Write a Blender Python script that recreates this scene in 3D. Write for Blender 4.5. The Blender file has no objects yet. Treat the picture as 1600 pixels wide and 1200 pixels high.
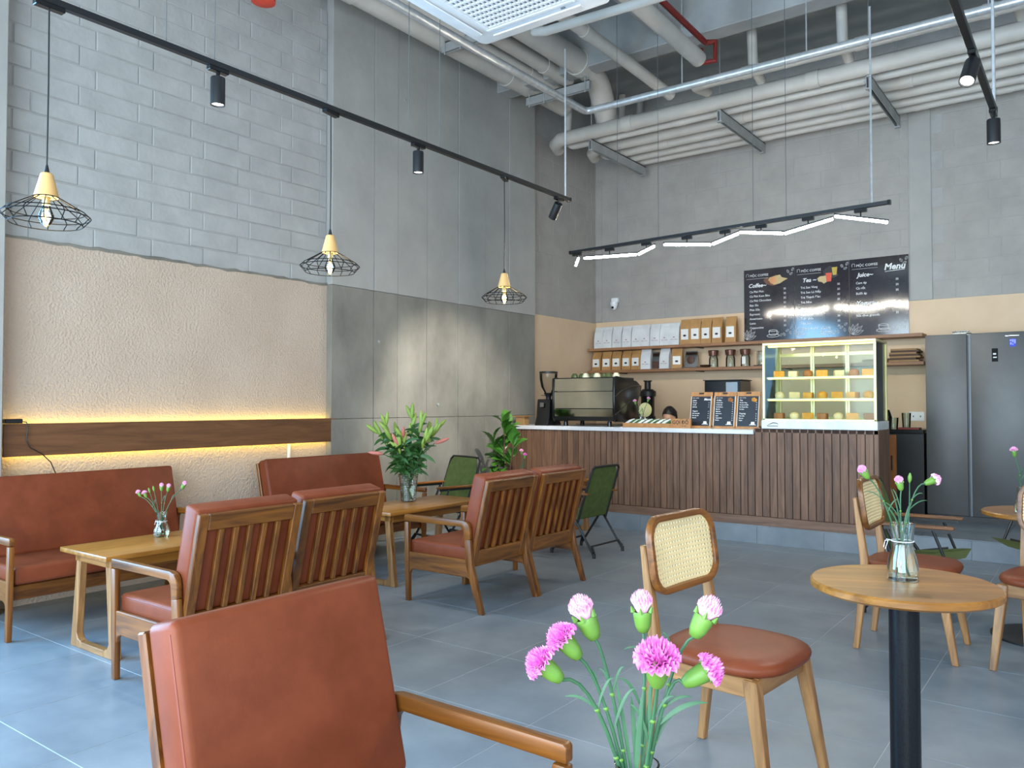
import bpy, bmesh, math, random
from mathutils import Vector, Matrix
R = math.radians
random.seed(7)
scene = bpy.context.scene
C = scene.collection

# ------------------------------------------------------------------ camera
cam_d = bpy.data.cameras.new('camera'); cam_d.sensor_width = 36.0
cam_d.lens = 1242.5 / 1600 * 36.0; cam_d.clip_start = 0.05; cam_d.clip_end = 200
cam = bpy.data.objects.new('camera', cam_d); C.objects.link(cam)
cam.location = (0, 0, 1.3); cam.rotation_euler = (R(90 + 1.467), 0, R(36.6))
scene.camera = cam

# ------------------------------------------------------------------ view, world, daylight
vs = scene.view_settings
vs.view_transform = 'Standard'; vs.look = 'None'; vs.gamma = 1.0; vs.exposure = 0.0
vs.use_curve_mapping = False
world = bpy.data.worlds.new('world'); scene.world = world; world.use_nodes = True
wn = world.node_tree.nodes; wn['Background'].inputs[0].default_value = (0.80, 0.90, 1.0, 1)
wn['Background'].inputs[1].default_value = 0.9

def area(name, loc, rot, sx, sy, power, col):
    l = bpy.data.lights.new(name, 'AREA'); l.shape = 'RECTANGLE'; l.size = sx; l.size_y = sy
    l.energy = power; l.color = col
    o = bpy.data.objects.new(name, l); C.objects.link(o); o.location = loc; o.rotation_euler = rot
    return o
# daylight entering through the glazed shop front behind the camera and the glazing on the right
area('shopfront_daylight', (-0.8, -2.15, 1.85), (R(84), 0, 0), 6.8, 3.0, 720, (0.72, 0.88, 1.0))
area('left_window_daylight', (-5.60, -0.35, 1.85), (R(80), 0, R(-90)), 3.4, 2.8, 500, (0.28, 0.63, 1.0))
area('side_window_daylight', (3.25, 0.9, 2.0), (R(82), 0, R(90)), 4.0, 3.0, 90, (0.95, 0.97, 1.0))

# ------------------------------------------------------------------ node materials
MATS = {}
def nmat(name):
    m = bpy.data.materials.new(name); m.use_nodes = True
    nt = m.node_tree; b = nt.nodes['Principled BSDF']
    MATS[name] = m
    return m, nt, b
def node(nt, typ, **kw):
    n = nt.nodes.new(typ)
    for k, v in kw.items():
        if k in n.inputs: n.inputs[k].default_value = v
        else: setattr(n, k, v)
    return n
def ramp(nt, fac, stops):
    r = nt.nodes.new('ShaderNodeValToRGB')
    el = r.color_ramp.elements
    while len(el) < len(stops): el.new(0.5)
    for e, (p, c) in zip(el, stops): e.position = p; e.color = (*c, 1)
    nt.links.new(fac, r.inputs[0]); return r.outputs[0]
def coords(nt, scale=(1, 1, 1), kind='Object', rot=(0, 0, 0)):
    tc = nt.nodes.new('ShaderNodeTexCoord'); mp = nt.nodes.new('ShaderNodeMapping')
    mp.inputs['Scale'].default_value = scale; mp.inputs['Rotation'].default_value = rot
    nt.links.new(tc.outputs[kind], mp.inputs[0]); return mp.outputs[0]
def world_coords(nt, scale=(1, 1, 1)):
    g = nt.nodes.new('ShaderNodeNewGeometry'); mp = nt.nodes.new('ShaderNodeMapping')
    mp.inputs['Scale'].default_value = scale
    nt.links.new(g.outputs['Position'], mp.inputs[0]); return mp.outputs[0]
def bump(nt, b, h, strength=0.2, dist=0.01):
    n = nt.nodes.new('ShaderNodeBump'); n.inputs['Strength'].default_value = strength
    n.inputs['Distance'].default_value = dist
    nt.links.new(h, n.inputs['Height']); nt.links.new(n.outputs[0], b.inputs['Normal'])
def lin(c):  # sRGB 0-255 to linear
    return tuple(((x / 255) / 12.92 if x / 255 <= 0.04045 else ((x / 255 + 0.055) / 1.055) ** 2.4) for x in c)
def mul(c, k): return tuple(min(1, x * k) for x in c)

def plain(name, col, rough=0.5, metal=0.0, spec=None, coat=0.0, var=0.0):
    m, nt, b = nmat(name); c = lin(col)
    b.inputs['Base Color'].default_value = (*c, 1)
    b.inputs['Roughness'].default_value = rough; b.inputs['Metallic'].default_value = metal
    if spec is not None: b.inputs['Specular IOR Level'].default_value = spec
    if coat: b.inputs['Coat Weight'].default_value = coat
    n = node(nt, 'ShaderNodeTexNoise', Scale=9.0, Detail=4.0)
    nt.links.new(coords(nt), n.inputs['Vector'])
    v = var or 0.04
    nt.links.new(ramp(nt, n.outputs[0], [(0.3, mul(c, 1 - v)), (0.7, mul(c, 1 + v))]), b.inputs['Base Color'])
    return m
def noisy(name, c1, c2, scale=6.0, rough=0.6, bs=0.2, bd=0.01, bscale=None, detail=6, world=True, metal=0, rand=0.0, spec=0.5, stretch=(1, 1, 1)):
    m, nt, b = nmat(name); a, d = lin(c1), lin(c2)
    v = world_coords(nt, stretch) if world else coords(nt, stretch)
    n = node(nt, 'ShaderNodeTexNoise', Scale=scale, Detail=float(detail), Roughness=0.6)
    nt.links.new(v, n.inputs['Vector'])
    col = ramp(nt, n.outputs[0], [(0.32, a), (0.68, d)])
    if rand:
        oi = nt.nodes.new('ShaderNodeObjectInfo'); hs = nt.nodes.new('ShaderNodeHueSaturation')
        mr = node(nt, 'ShaderNodeMapRange'); mr.inputs[3].default_value = 1 - rand; mr.inputs[4].default_value = 1 + rand
        nt.links.new(oi.outputs['Random'], mr.inputs[0]); nt.links.new(mr.outputs[0], hs.inputs['Value'])
        nt.links.new(col, hs.inputs['Color']); col = hs.outputs[0]
    nt.links.new(col, b.inputs['Base Color'])
    b.inputs['Roughness'].default_value = rough; b.inputs['Metallic'].default_value = metal
    b.inputs['Specular IOR Level'].default_value = spec
    if bs:
        n2 = node(nt, 'ShaderNodeTexNoise', Scale=float(bscale or scale * 4), Detail=5.0)
        nt.links.new(v, n2.inputs['Vector']); bump(nt, b, n2.outputs[0], bs, bd)
    return m
def wood(name, dark, light, axis='x', rough=0.38, scale=1.0, rand=0.10, coat=0.1):
    m, nt, b = nmat(name); a, d = lin(dark), lin(light)
    s = {'x': (1.2, 14, 14), 'y': (14, 1.2, 14), 'z': (14, 14, 1.2)}[axis]
    v = coords(nt, tuple(k * scale for k in s))
    oi = nt.nodes.new('ShaderNodeObjectInfo')
    ad = nt.nodes.new('ShaderNodeVectorMath'); ad.operation = 'MULTIPLY_ADD'
    ad.inputs[1].default_value = (1, 1, 1)
    cm = nt.nodes.new('ShaderNodeCombineXYZ')
    mu = nt.nodes.new('ShaderNodeMath'); mu.operation = 'MULTIPLY'; mu.inputs[1].default_value = 23.0
    nt.links.new(oi.outputs['Random'], mu.inputs[0])
    for k in range(3): nt.links.new(mu.outputs[0], cm.inputs[k])
    nt.links.new(v, ad.inputs[0]); nt.links.new(cm.outputs[0], ad.inputs[2])
    n = node(nt, 'ShaderNodeTexNoise', Scale=1.6, Detail=6.0, Roughness=0.62, Distortion=0.9)
    nt.links.new(ad.outputs[0], n.inputs['Vector'])
    col = ramp(nt, n.outputs[0], [(0.30, a), (0.5, tuple((p + q) / 2 for p, q in zip(a, d))), (0.70, d)])
    hs = nt.nodes.new('ShaderNodeHueSaturation'); mr = nt.nodes.new('ShaderNodeMapRange')
    mr.inputs[3].default_value = 1 - rand; mr.inputs[4].default_value = 1 + rand
    nt.links.new(oi.outputs['Random'], mr.inputs[0]); nt.links.new(mr.outputs[0], hs.inputs['Value'])
    nt.links.new(col, hs.inputs['Color']); nt.links.new(hs.outputs[0], b.inputs['Base Color'])
    b.inputs['Roughness'].default_value = rough; b.inputs['Coat Weight'].default_value = coat
    b.inputs['Coat Roughness'].default_value = 0.25
    bump(nt, b, n.outputs[0], 0.08, 0.004)
    return m
def glass(name, col=(255, 255, 255), rough=0.02, ior=1.45, thin=False):
    m, nt, b = nmat(name); c = lin(col)
    out = nt.nodes['Material Output']
    if thin:   # thin clear pane: mostly transmitted, fresnel reflection
        tr = nt.nodes.new('ShaderNodeBsdfTransparent'); tr.inputs[0].default_value = (*c, 1)
        gl = nt.nodes.new('ShaderNodeBsdfGlossy'); gl.inputs['Roughness'].default_value = rough
        fr = nt.nodes.new('ShaderNodeFresnel'); fr.inputs[0].default_value = ior
        mx = nt.nodes.new('ShaderNodeMixShader')
        nt.links.new(fr.outputs[0], mx.inputs[0]); nt.links.new(tr.outputs[0], mx.inputs[1]); nt.links.new(gl.outputs[0], mx.inputs[2])
        nt.links.new(mx.outputs[0], out.inputs[0])
    else:
        b.inputs['Base Color'].default_value = (*c, 1); b.inputs['Transmission Weight'].default_value = 1.0
        b.inputs['Roughness'].default_value = rough; b.inputs['IOR'].default_value = ior
    return m
def glow(name, col, strength):
    m, nt, b = nmat(name); c = lin(col)
    b.inputs['Base Color'].default_value = (*c, 1)
    b.inputs['Emission Color'].default_value = (*c, 1); b.inputs['Emission Strength'].default_value = strength
    return m

M_block = noisy('painted_block', (162, 162, 160), (176, 176, 174), 5, 0.75, 0.35, 0.01, 30, rand=0.015)
M_mortar = noisy('painted_joint', (158, 158, 156), (172, 172, 170), 6, 0.8, 0.4, 0.01, 40)
M_backblock = noisy('painted_block_back', (158, 154, 149), (170, 166, 161), 4, 0.75, 0.3, 0.01, 30, rand=0.012)
M_paintconc = noisy('painted_concrete', (158, 157, 153), (172, 171, 167), 2.2, 0.7, 0.25, 0.01, 14)
M_concrete = noisy('bare_concrete', (112, 110, 103), (148, 145, 136), 2.0, 0.7, 0.3, 0.01, 22, detail=9, rand=0.035, stretch=(1, 1, .6))
M_stucco = None
def stucco(name, c1, c2):
    m, nt, b = nmat(name)
    v = world_coords(nt)
    n = node(nt, 'ShaderNodeTexNoise', Scale=1.5, Detail=3.0); nt.links.new(v, n.inputs['Vector'])
    nt.links.new(ramp(nt, n.outputs[0], [(0.3, lin(c1)), (0.7, lin(c2))]), b.inputs['Base Color'])
    n2 = node(nt, 'ShaderNodeTexNoise', Scale=60.0, Detail=3.0, Roughness=0.55); nt.links.new(v, n2.inputs['Vector'])
    b.inputs['Roughness'].default_value = 0.75
    bump(nt, b, n2.outputs[0], 0.85, 0.012)
    return m
M_stucco = stucco('textured_beige_plaster', (190, 170, 152), (202, 183, 166))
M_beige = noisy('smooth_beige_paint', (212, 184, 152), (222, 196, 165), 2, 0.7, 0.08, 0.004, 40)
M_ceil = noisy('ceiling_concrete', (150, 152, 152), (175, 176, 175), 2, 0.85, 0.2, 0.01, 20)
M_ceildark = noisy('ceiling_dark', (140, 144, 145), (156, 160, 160), 2, 0.9, 0.2, 0.01, 20)
M_tile = noisy('slate_tile', (108, 118, 127), (130, 138, 145), 3.0, 0.36, 0.05, 0.003, 40, detail=8, rand=0.03)
M_grout = plain('grout', (176, 178, 180), 0.8)
M_wood = {a: wood('oak_' + a, (68, 35, 7), (142, 86, 28), a) for a in 'xyz'}
M_woodl = {a: wood('pale_oak_' + a, (108, 70, 36), (176, 128, 78), a) for a in 'xyz'}
M_table = {a: wood('table_wood_' + a, (112, 70, 24), (172, 116, 50), a, 0.3) for a in 'xyz'}
M_slat = wood('counter_slat_wood', (80, 56, 41), (130, 96, 74), 'z', 0.55, 1.0, 0.14, 0.0)
M_slatx = wood('counter_plinth_wood', (96, 70, 56), (136, 104, 84), 'x', 0.5, 1.0, 0.05, 0.0)
M_beam = wood('wall_board_wood', (88, 56, 32), (122, 82, 50), 'y', 0.5, 1.0, 0.03, 0.0)
M_shelf = wood('shelf_wood', (128, 88, 58), (164, 118, 82), 'x', 0.5, 1.0, 0.03, 0.0)
M_cab = wood('cabinet_wood', (128, 76, 34), (160, 100, 52), 'z', 0.45, 1.0, 0.03, 0.0)
M_lampwood = plain('pale_lamp_wood', (222, 176, 112), 0.5)
M_boardwood = wood('board_wood', (152, 104, 58), (186, 136, 84), 'z', 0.5, 1.0, 0.05, 0.0)
M_leather = noisy('rust_leather', (108, 52, 30), (126, 63, 39), 7, 0.43, 0.10, 0.002, 160, world=False, spec=0.2)
M_seam = plain('leather_seam', (120, 52, 34), 0.5)
M_cane = plain('cane', (222, 200, 152), 0.55, var=0.08)
M_black = plain('black_metal', (24, 25, 27), 0.42)
M_speck = noisy('speckled_black_metal', (12, 13, 15), (24, 27, 32), 180, 0.32, 0.2, 0.002, 180, world=False, spec=0.25)
M_blackgloss = plain('black_plastic', (18, 18, 19), 0.22)
M_white = plain('white_plastic', (238, 240, 242), 0.35)
M_acgrey = plain('grille_grey', (120, 124, 128), 0.6)
M_pipe = noisy('painted_pipe', (190, 186, 179), (206, 202, 195), 3, 0.5, 0.08, 0.004, 20)
M_galv = noisy('galvanised_steel', (190, 194, 196), (222, 224, 226), 14, 0.3, 0.05, 0.002, 60, metal=0.55)
M_strut = noisy('painted_strut', (150, 152, 152), (170, 172, 172), 6, 0.55, 0.05, 0.003, 40)
M_red = plain('red_pipe_paint', (128, 34, 28), 0.5)
M_redbright = plain('red_sprinkler_paint', (210, 70, 48), 0.5)
M_steel = noisy('brushed_steel', (150, 152, 154), (172, 174, 176), 3, 0.22, 0, metal=1.0)
M_chrome = plain('polished_steel', (190, 186, 170), 0.10, 1.0)
M_fridge = noisy('fridge_steel', (84, 84, 84), (96, 96, 96), 2, 0.42, 0, metal=0.3, spec=0.4)
M_fridgedark = plain('fridge_strip', (84, 90, 96), 0.4, 0.6)
M_matblack = plain('matte_black', (12, 13, 14), 0.6, 0, 0.2)
M_stickerlight = plain('sticker_light', (150, 160, 240), 0.5)
M_cable = plain('steel_cable', (104, 108, 110), 0.5, 0.3)
M_green = noisy('green_canvas', (66, 82, 34), (84, 100, 46), 20, 0.8, 0.25, 0.003, 260, world=False)
M_leaf = noisy('dark_leaf', (36, 84, 24), (78, 132, 44), 5, 0.38, 0.1, 0.003, 20, world=False, rand=0.15)
M_leaflily = noisy('lily_leaf', (34, 70, 30), (60, 104, 44), 6, 0.45, 0.1, 0.003, 20, world=False, rand=0.12)
M_stem = noisy('flower_stem', (38, 80, 54), (62, 106, 70), 8, 0.5, 0, world=False)
M_calyx = noisy('calyx_green', (78, 122, 40), (104, 146, 58), 10, 0.5, 0, world=False, rand=0.06)
M_bud = noisy('lily_bud', (104, 136, 50), (158, 178, 84), 6, 0.5, 0, world=False, rand=0.12)
M_budpink = noisy('pink_lily_bud', (176, 88, 84), (214, 142, 120), 6, 0.5, 0, world=False)
def petal(name, a, d):
    m, nt, b = nmat(name)
    n = node(nt, 'ShaderNodeTexNoise', Scale=60.0, Detail=3.0); nt.links.new(coords(nt), n.inputs['Vector'])
    nt.links.new(ramp(nt, n.outputs[0], [(0.35, lin(a)), (0.65, lin(d))]), b.inputs['Base Color'])
    b.inputs['Roughness'].default_value = 0.6
    b.inputs['Subsurface Weight'].default_value = 0.15; b.inputs['Subsurface Radius'].default_value = (0.01, 0.004, 0.006)
    return m
M_pink = petal('pink_petal', (226, 96, 196), (248, 160, 226))
M_pale = petal('pale_pink_petal', (236, 160, 204), (252, 204, 228))
M_glass = glass('clear_glass', (250, 255, 253), 0.01, 1.45)
M_water = glass('water', (236, 250, 244), 0.0, 1.33)
M_pane = glass('display_pane', (246, 252, 248), 0.02, 1.22, thin=True)
M_hopper = glass('hopper_plastic', (240, 240, 238), 0.05, 1.4, thin=True)
M_jar = glass('jar_glass', (238, 244, 242), 0.03, 1.45, thin=True)
M_gold = plain('champagne_frame', (208, 196, 140), 0.3, 0.6)
M_marble = noisy('white_marble', (196, 204, 208), (232, 236, 238), 5, 0.25, 0, detail=8)
M_topwhite = noisy('counter_edge_white', (206, 208, 212), (220, 222, 226), 4, 0.4, 0)
M_kraft = noisy('kraft_paper', (166, 122, 72), (190, 146, 92), 6, 0.6, 0.2, 0.004, 25, rand=0.05)
M_bagwhite = noisy('white_bag', (206, 208, 210), (226, 228, 230), 6, 0.45, 0.25, 0.004, 22, rand=0.03)
M_label = plain('paper_label', (232, 230, 226), 0.5)
M_ink = plain('dark_ink', (30, 26, 30), 0.5)
M_inkred = plain('faded_red_ink', (150, 110, 108), 0.5)
M_board = noisy('glossy_black_board', (42, 38, 44), (48, 44, 50), 3, 0.09, 0, spec=0.9)
M_slate = noisy('small_menu_black', (22, 24, 32), (28, 30, 40), 3, 0.35, 0)
M_chalk = plain('chalk_white', (232, 232, 232), 0.6)
M_hair = noisy('black_hair', (14, 11, 10), (30, 24, 22), 40, 0.5, 0.4, 0.004, 90, world=False, stretch=(1, 1, .2))
M_skin = noisy('skin', (214, 160, 128), (224, 172, 140), 6, 0.5, 0.05, 0.001, 60, world=False)
M_shirt = noisy('dark_shirt', (36, 36, 40), (46, 46, 52), 8, 0.8, 0.2, 0.003, 90, world=False)
M_pots = noisy('ceramic_pot', (90, 90, 92), (110, 110, 112), 4, 0.5, 0.1, 0.004, 20, world=False)
M_yellow = glow('warm_strip', (255, 222, 96), 14)
M_led = glow('led_tube', (255, 246, 230), 170)
M_spotface = glow('spot_face', (255, 250, 240), 5)
M_bulb = glow('filament', (255, 190, 90), 12)
M_caseglow = glow('case_led', (255, 208, 92), 7)
M_screenblue = glow('sticker_blue', (40, 60, 190), 0.0)

# ------------------------------------------------------------------ mesh helpers
class MB:
    def __init__(self): self.v = []; self.f = []
    def add(self, vs, fs):
        o = len(self.v); self.v += [tuple(p) for p in vs]; self.f += [tuple(i + o for i in f) for f in fs]; return self
    def box(self, c, s, rot=None):
        hx, hy, hz = s[0] / 2, s[1] / 2, s[2] / 2
        vs = [Vector((x, y, z)) for x in (-hx, hx) for y in (-hy, hy) for z in (-hz, hz)]
        if rot is not None: vs = [rot @ p for p in vs]
        vs = [p + Vector(c) for p in vs]
        return self.add(vs, [(0, 1, 3, 2), (4, 6, 7, 5), (0, 4, 5, 1), (2, 3, 7, 6), (0, 2, 6, 4), (1, 5, 7, 3)])
    def bb(self, x0, x1, y0, y1, z0, z1):
        return self.box(((x0 + x1) / 2, (y0 + y1) / 2, (z0 + z1) / 2), (abs(x1 - x0), abs(y1 - y0), abs(z1 - z0)))
    def tube(self, pts, r, n=8, closed=False):
        pts = [Vector(p) for p in pts]; k = len(pts)
        rs = r if isinstance(r, (list, tuple)) else [r] * k
        ring = []; prev = None
        for i, p in enumerate(pts):
            if closed: t = pts[(i + 1) % k] - pts[i - 1]
            elif i == 0: t = pts[1] - pts[0]
            elif i == k - 1: t = pts[-1] - pts[-2]
            else: t = (pts[i + 1] - p).normalized() + (p - pts[i - 1]).normalized()
            if t.length < 1e-9: t = Vector((0, 0, 1))
            t.normalize()
            if prev is None:
                a = Vector((0, 0, 1)) if abs(t.z) < 0.9 else Vector((1, 0, 0))
                u = t.cross(a).normalized()
            else:
                u = prev - t * prev.dot(t)
                u = u.normalized() if u.length > 1e-6 else t.orthogonal().normalized()
            w = t.cross(u); prev = u
            ring.append([p + (u * math.cos(2 * math.pi * j / n) + w * math.sin(2 * math.pi * j / n)) * rs[i] for j in range(n)])
        vs = [q for g in ring for q in g]; fs = []
        for i in range(k if closed else k - 1):
            a, b = i * n, ((i + 1) % k) * n
            for j in range(n): fs.append((a + j, a + (j + 1) % n, b + (j + 1) % n, b + j))
        if not closed: fs += [tuple(range(n - 1, -1, -1)), tuple(range((k - 1) * n, k * n))]
        return self.add(vs, fs)
    def lathe(self, prof, n=24, c=(0, 0, 0), capb=True, capt=True):
        vs = []; fs = []; k = len(prof)
        for (r, z) in prof:
            for j in range(n):
                a = 2 * math.pi * j / n
                vs.append((c[0] + r * math.cos(a), c[1] + r * math.sin(a), c[2] + z))
        for i in range(k - 1):
            for j in range(n):
                fs.append((i * n + j, i * n + (j + 1) % n, (i + 1) * n + (j + 1) % n, (i + 1) * n + j))
        if capb: fs.append(tuple(range(n - 1, -1, -1)))
        if capt: fs.append(tuple(range((k - 1) * n, k * n)))
        return self.add(vs, fs)
    def prism(self, poly, t0, t1, axis='y'):
        """polygon in the plane across `axis`, extruded from t0 to t1 along it"""
        def P(a, b, t): return {'x': (t, a, b), 'y': (a, t, b), 'z': (a, b, t)}[axis]
        n = len(poly)
        vs = [P(a, b, t0) for a, b in poly] + [P(a, b, t1) for a, b in poly]
        fs = [tuple(range(n)), tuple(range(2 * n - 1, n - 1, -1))]
        for i in range(n): fs.append((i, i + n, (i + 1) % n + n, (i + 1) % n))
        return self.add(vs, fs)
    def grid(self, fn, nu, nv):
        vs = [fn(i / nu, j / nv) for i in range(nu + 1) for j in range(nv + 1)]
        fs = [(i * (nv + 1) + j, (i + 1) * (nv + 1) + j, (i + 1) * (nv + 1) + j + 1, i * (nv + 1) + j + 1) for i in range(nu) for j in range(nv)]
        return self.add(vs, fs)
    def mesh(self, name, bevel=0, seg=1, smooth=30, fix=True):
        me = bpy.data.meshes.new(name); me.from_pydata(self.v, [], self.f); me.update()
        bm = bmesh.new(); bm.from_mesh(me)
        if fix: bmesh.ops.recalc_face_normals(bm, faces=bm.faces)
        if bevel:
            es = [e for e in bm.edges if len(e.link_faces) == 2 and e.calc_face_angle(0) > R(28)]
            bmesh.ops.bevel(bm, geom=es, offset=bevel, segments=seg, profile=0.5, affect='EDGES', clamp_overlap=True)
        bm.to_mesh(me); bm.free()
        if smooth:
            me.shade_smooth(); me.set_sharp_from_angle(angle=R(smooth))
        return me
    def build(self, name, mat, parent=None, bevel=0, seg=1, smooth=30, loc=None, fix=True):
        return link(name, self.mesh(name, bevel, seg, smooth, fix), mat, parent, loc)
def link(name, me, mat=None, parent=None, loc=None, rot=None):
    o = bpy.data.objects.new(name, me); C.objects.link(o)
    if mat is not None and not me.materials: me.materials.append(mat)
    if parent: o.parent = parent
    if loc: o.location = loc
    if rot: o.rotation_euler = rot
    return o
def tag(o, label, cat, group=None, kind=None):
    if label: o['label'] = label
    if cat: o['category'] = cat
    if group: o['group'] = group
    if kind: o['kind'] = kind
    return o
def thing(name, label, cat, loc=(0, 0, 0), rz=0.0, group=None):
    o = bpy.data.objects.new(name, None); C.objects.link(o); o.empty_display_size = 0.1
    o.location = loc; o.rotation_euler = (0, 0, rz)
    return tag(o, label, cat, group)
def struct(o, label=None): o['kind'] = 'structure'; (label and o.__setitem__('label', label)); return o
def kids(o): return [c for c in bpy.data.objects if c.parent == o]
def dup(root, loc, rz=None, label=None, group=None, parent=None):
    r = root.copy(); C.objects.link(r); r.location = loc
    if rz is not None: r.rotation_euler = (0, 0, rz)
    if label: r['label'] = label
    if group: r['group'] = group
    for ch in root.children:
        c = ch.copy(); C.objects.link(c); c.parent = r
        for g in ch.children:
            d = g.copy(); C.objects.link(d); d.parent = c
    return r
def arc(cx, cz, r, a0, a1, n):
    return [(cx + r * math.cos(R(a0 + (a1 - a0) * i / n)), cz + r * math.sin(R(a0 + (a1 - a0) * i / n))) for i in range(n + 1)]
def rrect(w, h, r, n=5):
    p = []
    for (cx, cy, a) in ((w / 2 - r, h / 2 - r, 0), (-w / 2 + r, h / 2 - r, 90), (-w / 2 + r, -h / 2 + r, 180), (w / 2 - r, -h / 2 + r, 270)):
        p += arc(cx, cy, r, a, a + 90, n)
    return p
def text_mesh(items, depth=0.001):
    """items: (string, size, x, z, align, shear, bold) laid out in the x-z plane facing -y, joined to one mesh"""
    mb = MB()
    for (s, size, x, z, al, sh, off) in items:
        cu = bpy.data.curves.new('lettering', 'FONT'); cu.body = s; cu.size = size; cu.align_x = al
        cu.extrude = depth / 2; cu.shear = sh; cu.offset = off; cu.resolution_u = 2
        o = bpy.data.objects.new('lettering', cu); C.objects.link(o)
        dg = bpy.context.evaluated_depsgraph_get(); me = bpy.data.meshes.new_from_object(o.evaluated_get(dg))
        mb.add([(x + v.co.x, -v.co.z, z + v.co.y) for v in me.vertices], [tuple(p.vertices) for p in me.polygons])
        bpy.data.objects.remove(o); bpy.data.curves.remove(cu); bpy.data.meshes.remove(me)
    return mb

# ================================================================== SETTING
XW, YB, ZC = -5.65, 9.57, 5.4          # left wall plane, back wall plane, ceiling
XR, YF = 3.3, -2.2                     # right glazing, shop front behind the camera
def piece_block(l, h, d, b):           # one wall block, proud of the joint, face towards +x, soft chamfer
    m = MB(); y0, y1, z0, z1 = -l / 2, l / 2, -h / 2, h / 2
    vs = [(0, y0, z0), (0, y1, z0), (0, y1, z1), (0, y0, z1), (d, y0 + b, z0 + b), (d, y1 - b, z0 + b), (d, y1 - b, z1 - b), (d, y0 + b, z1 - b)]
    fs = [(4, 5, 6, 7), (0, 1, 5, 4), (1, 2, 6, 5), (2, 3, 7, 6), (3, 0, 4, 7)]
    return m.add(vs, fs).mesh('brick', smooth=0)
def rot_to_back(me):                   # same block, face towards -y
    for v in me.vertices: v.co = Vector((v.co.y, -v.co.x, v.co.z))
    me.update(); return me
cache = {}
def blocks(parent, y0, y1, z0, z1, L, H, plane, mat, back=False, shift=0.25, gap=0.006, skip=()):
    row = 0; z = z0
    while z < z1 - 0.02:
        hh = min(H, z1 - z); y = y0 - (L * (1 - shift) if row % 2 else L * (1 - shift) - L * 0.27)
        while y < y1 - 0.01:
            a, b = max(y, y0), min(y + L, y1)
            for (s0, s1) in skip:
                if a < s1 and b > s0:
                    if a < s0: b = s0
                    else: a = min(s1, b)
            if b - a > 0.03:
                d = random.choice((0.002, 0.003)) if mat is M_backblock else random.choice((0.006, 0.008, 0.010))
                key = (round(b - a, 3), round(hh, 3), d, back, mat.name)
                if key not in cache:
                    me = piece_block(b - a - gap, hh - gap, d, min(0.005, d * 1.6))
                    if back: rot_to_back(me)
                    me.materials.append(mat); cache[key] = me
                o = link('brick', cache[key], None, parent)
                yc, zc = (a + b) / 2, z + hh / 2
                o.location = (yc, plane, zc) if back else (plane, yc, zc)
            y += L
        z += H; row += 1

# ---- left wall
wl = struct(MB().bb(XW - 0.2, XW, 1.4, YB + 0.2, 0, ZC).bb(XW - 0.2, XW, YF, 1.4, 3.4, ZC).bb(XW - 0.2, XW, YF, 1.4, 0, 0.2).build('wall_left', M_mortar, smooth=0))
blocks(wl, 2.06, 4.77, 2.385, 4.9, 0.42, 0.14, XW, M_block)
blocks(wl, 7.97, YB, 2.42, 4.7, 0.42, 0.2, XW, M_backblock, gap=0.004)
MB().bb(XW - 0.01, XW + 0.014, 1.9, 4.77, 0, 2.38).build('plaster_panel', M_stucco, wl, smooth=0)
MB().bb(XW - 0.01, XW + 0.012, 7.97, YB, 0.0, 2.42).build('beige_panel', M_beige, wl, smooth=0)
tag(wl.children[-2], 'rough beige textured plaster', None)
# uneven grey bead along the top of the plaster
random.seed(3)
MB().tube([(XW + 0.012, 2.05 + i * 0.068, 2.385 + random.uniform(-.006, .006)) for i in range(41)], [0.010 + random.uniform(-.004, .005) for i in range(41)], 6).build('mortar_bead', M_concrete, wl)
# proud concrete wall section cast in vertical strips, painted grey above, bare below
strips = [4.77, 5.288, 5.606, 6.033, 6.53, 6.997, 7.443, 7.97]
for a, b in zip(strips, strips[1:]):
    e0 = 0.0 if a == strips[0] else 0.003; e1 = 0.0 if b == strips[-1] else 0.003
    d = 0.084 + random.uniform(-.003, .003)
    if a == strips[0] or b == strips[-1]: d = 0.086
    MB().bb(XW - 0.05, XW + d, a + e0, b - e1, 2.385, ZC - 0.02).build('painted_panel', M_paintconc, wl, bevel=0.003)
    MB().bb(XW - 0.05, XW + d - 0.004, a + e0, b - e1, 1.17, 2.383).build('concrete_panel', M_concrete, wl, bevel=0.003)
    MB().bb(XW - 0.05, XW + d - 0.003, a + e0, b - e1, 0, 1.167).build('concrete_panel', M_concrete, wl, bevel=0.003)
for (y, z) in ((5.4, 4.2), (5.7, 4.35), (6.6, 4.45), (5.35, 1.9), (6.2, 1.3)):
    MB().tube([(XW + 0.07, y, z), (XW + 0.092, y, z)], 0.014, 8).build('formwork_tie', M_strut, wl)
# column at the near end of the bay
st = struct(MB().bb(XW - 0.1, XW + 0.17, 1.5, 2.08, 0, ZC).build('trim_1', M_paintconc, bevel=0.006), 'pale painted column at the left edge')
# ---- back wall
wb = struct(MB().bb(XW - 0.2, XR, YB, YB + 0.2, 0, ZC).build('wall_back', M_mortar, smooth=0))
blocks(wb, XW, 1.6, 2.43, 4.63, 0.42, 0.2, YB, M_backblock, back=True, gap=0.004, skip=((-1.68, -1.445),))
MB().bb(XW, 2.2, YB - 0.012, YB + 0.01, 0.0, 2.43).build('beige_panel', M_beige, wb, smooth=0)
struct(MB().bb(-1.672, -1.453, YB - 0.013, YB + 0.01, 2.432, 4.75).build('trim_2', M_paintconc, bevel=0.004), 'smooth painted pilaster in the block wall')
struct(MB().bb(XW, XW + 0.10, YB - 0.013, YB + 0.01, 2.44, 4.4).build('trim_3', M_backblock, bevel=0.004), 'painted strip in the corner')
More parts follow.
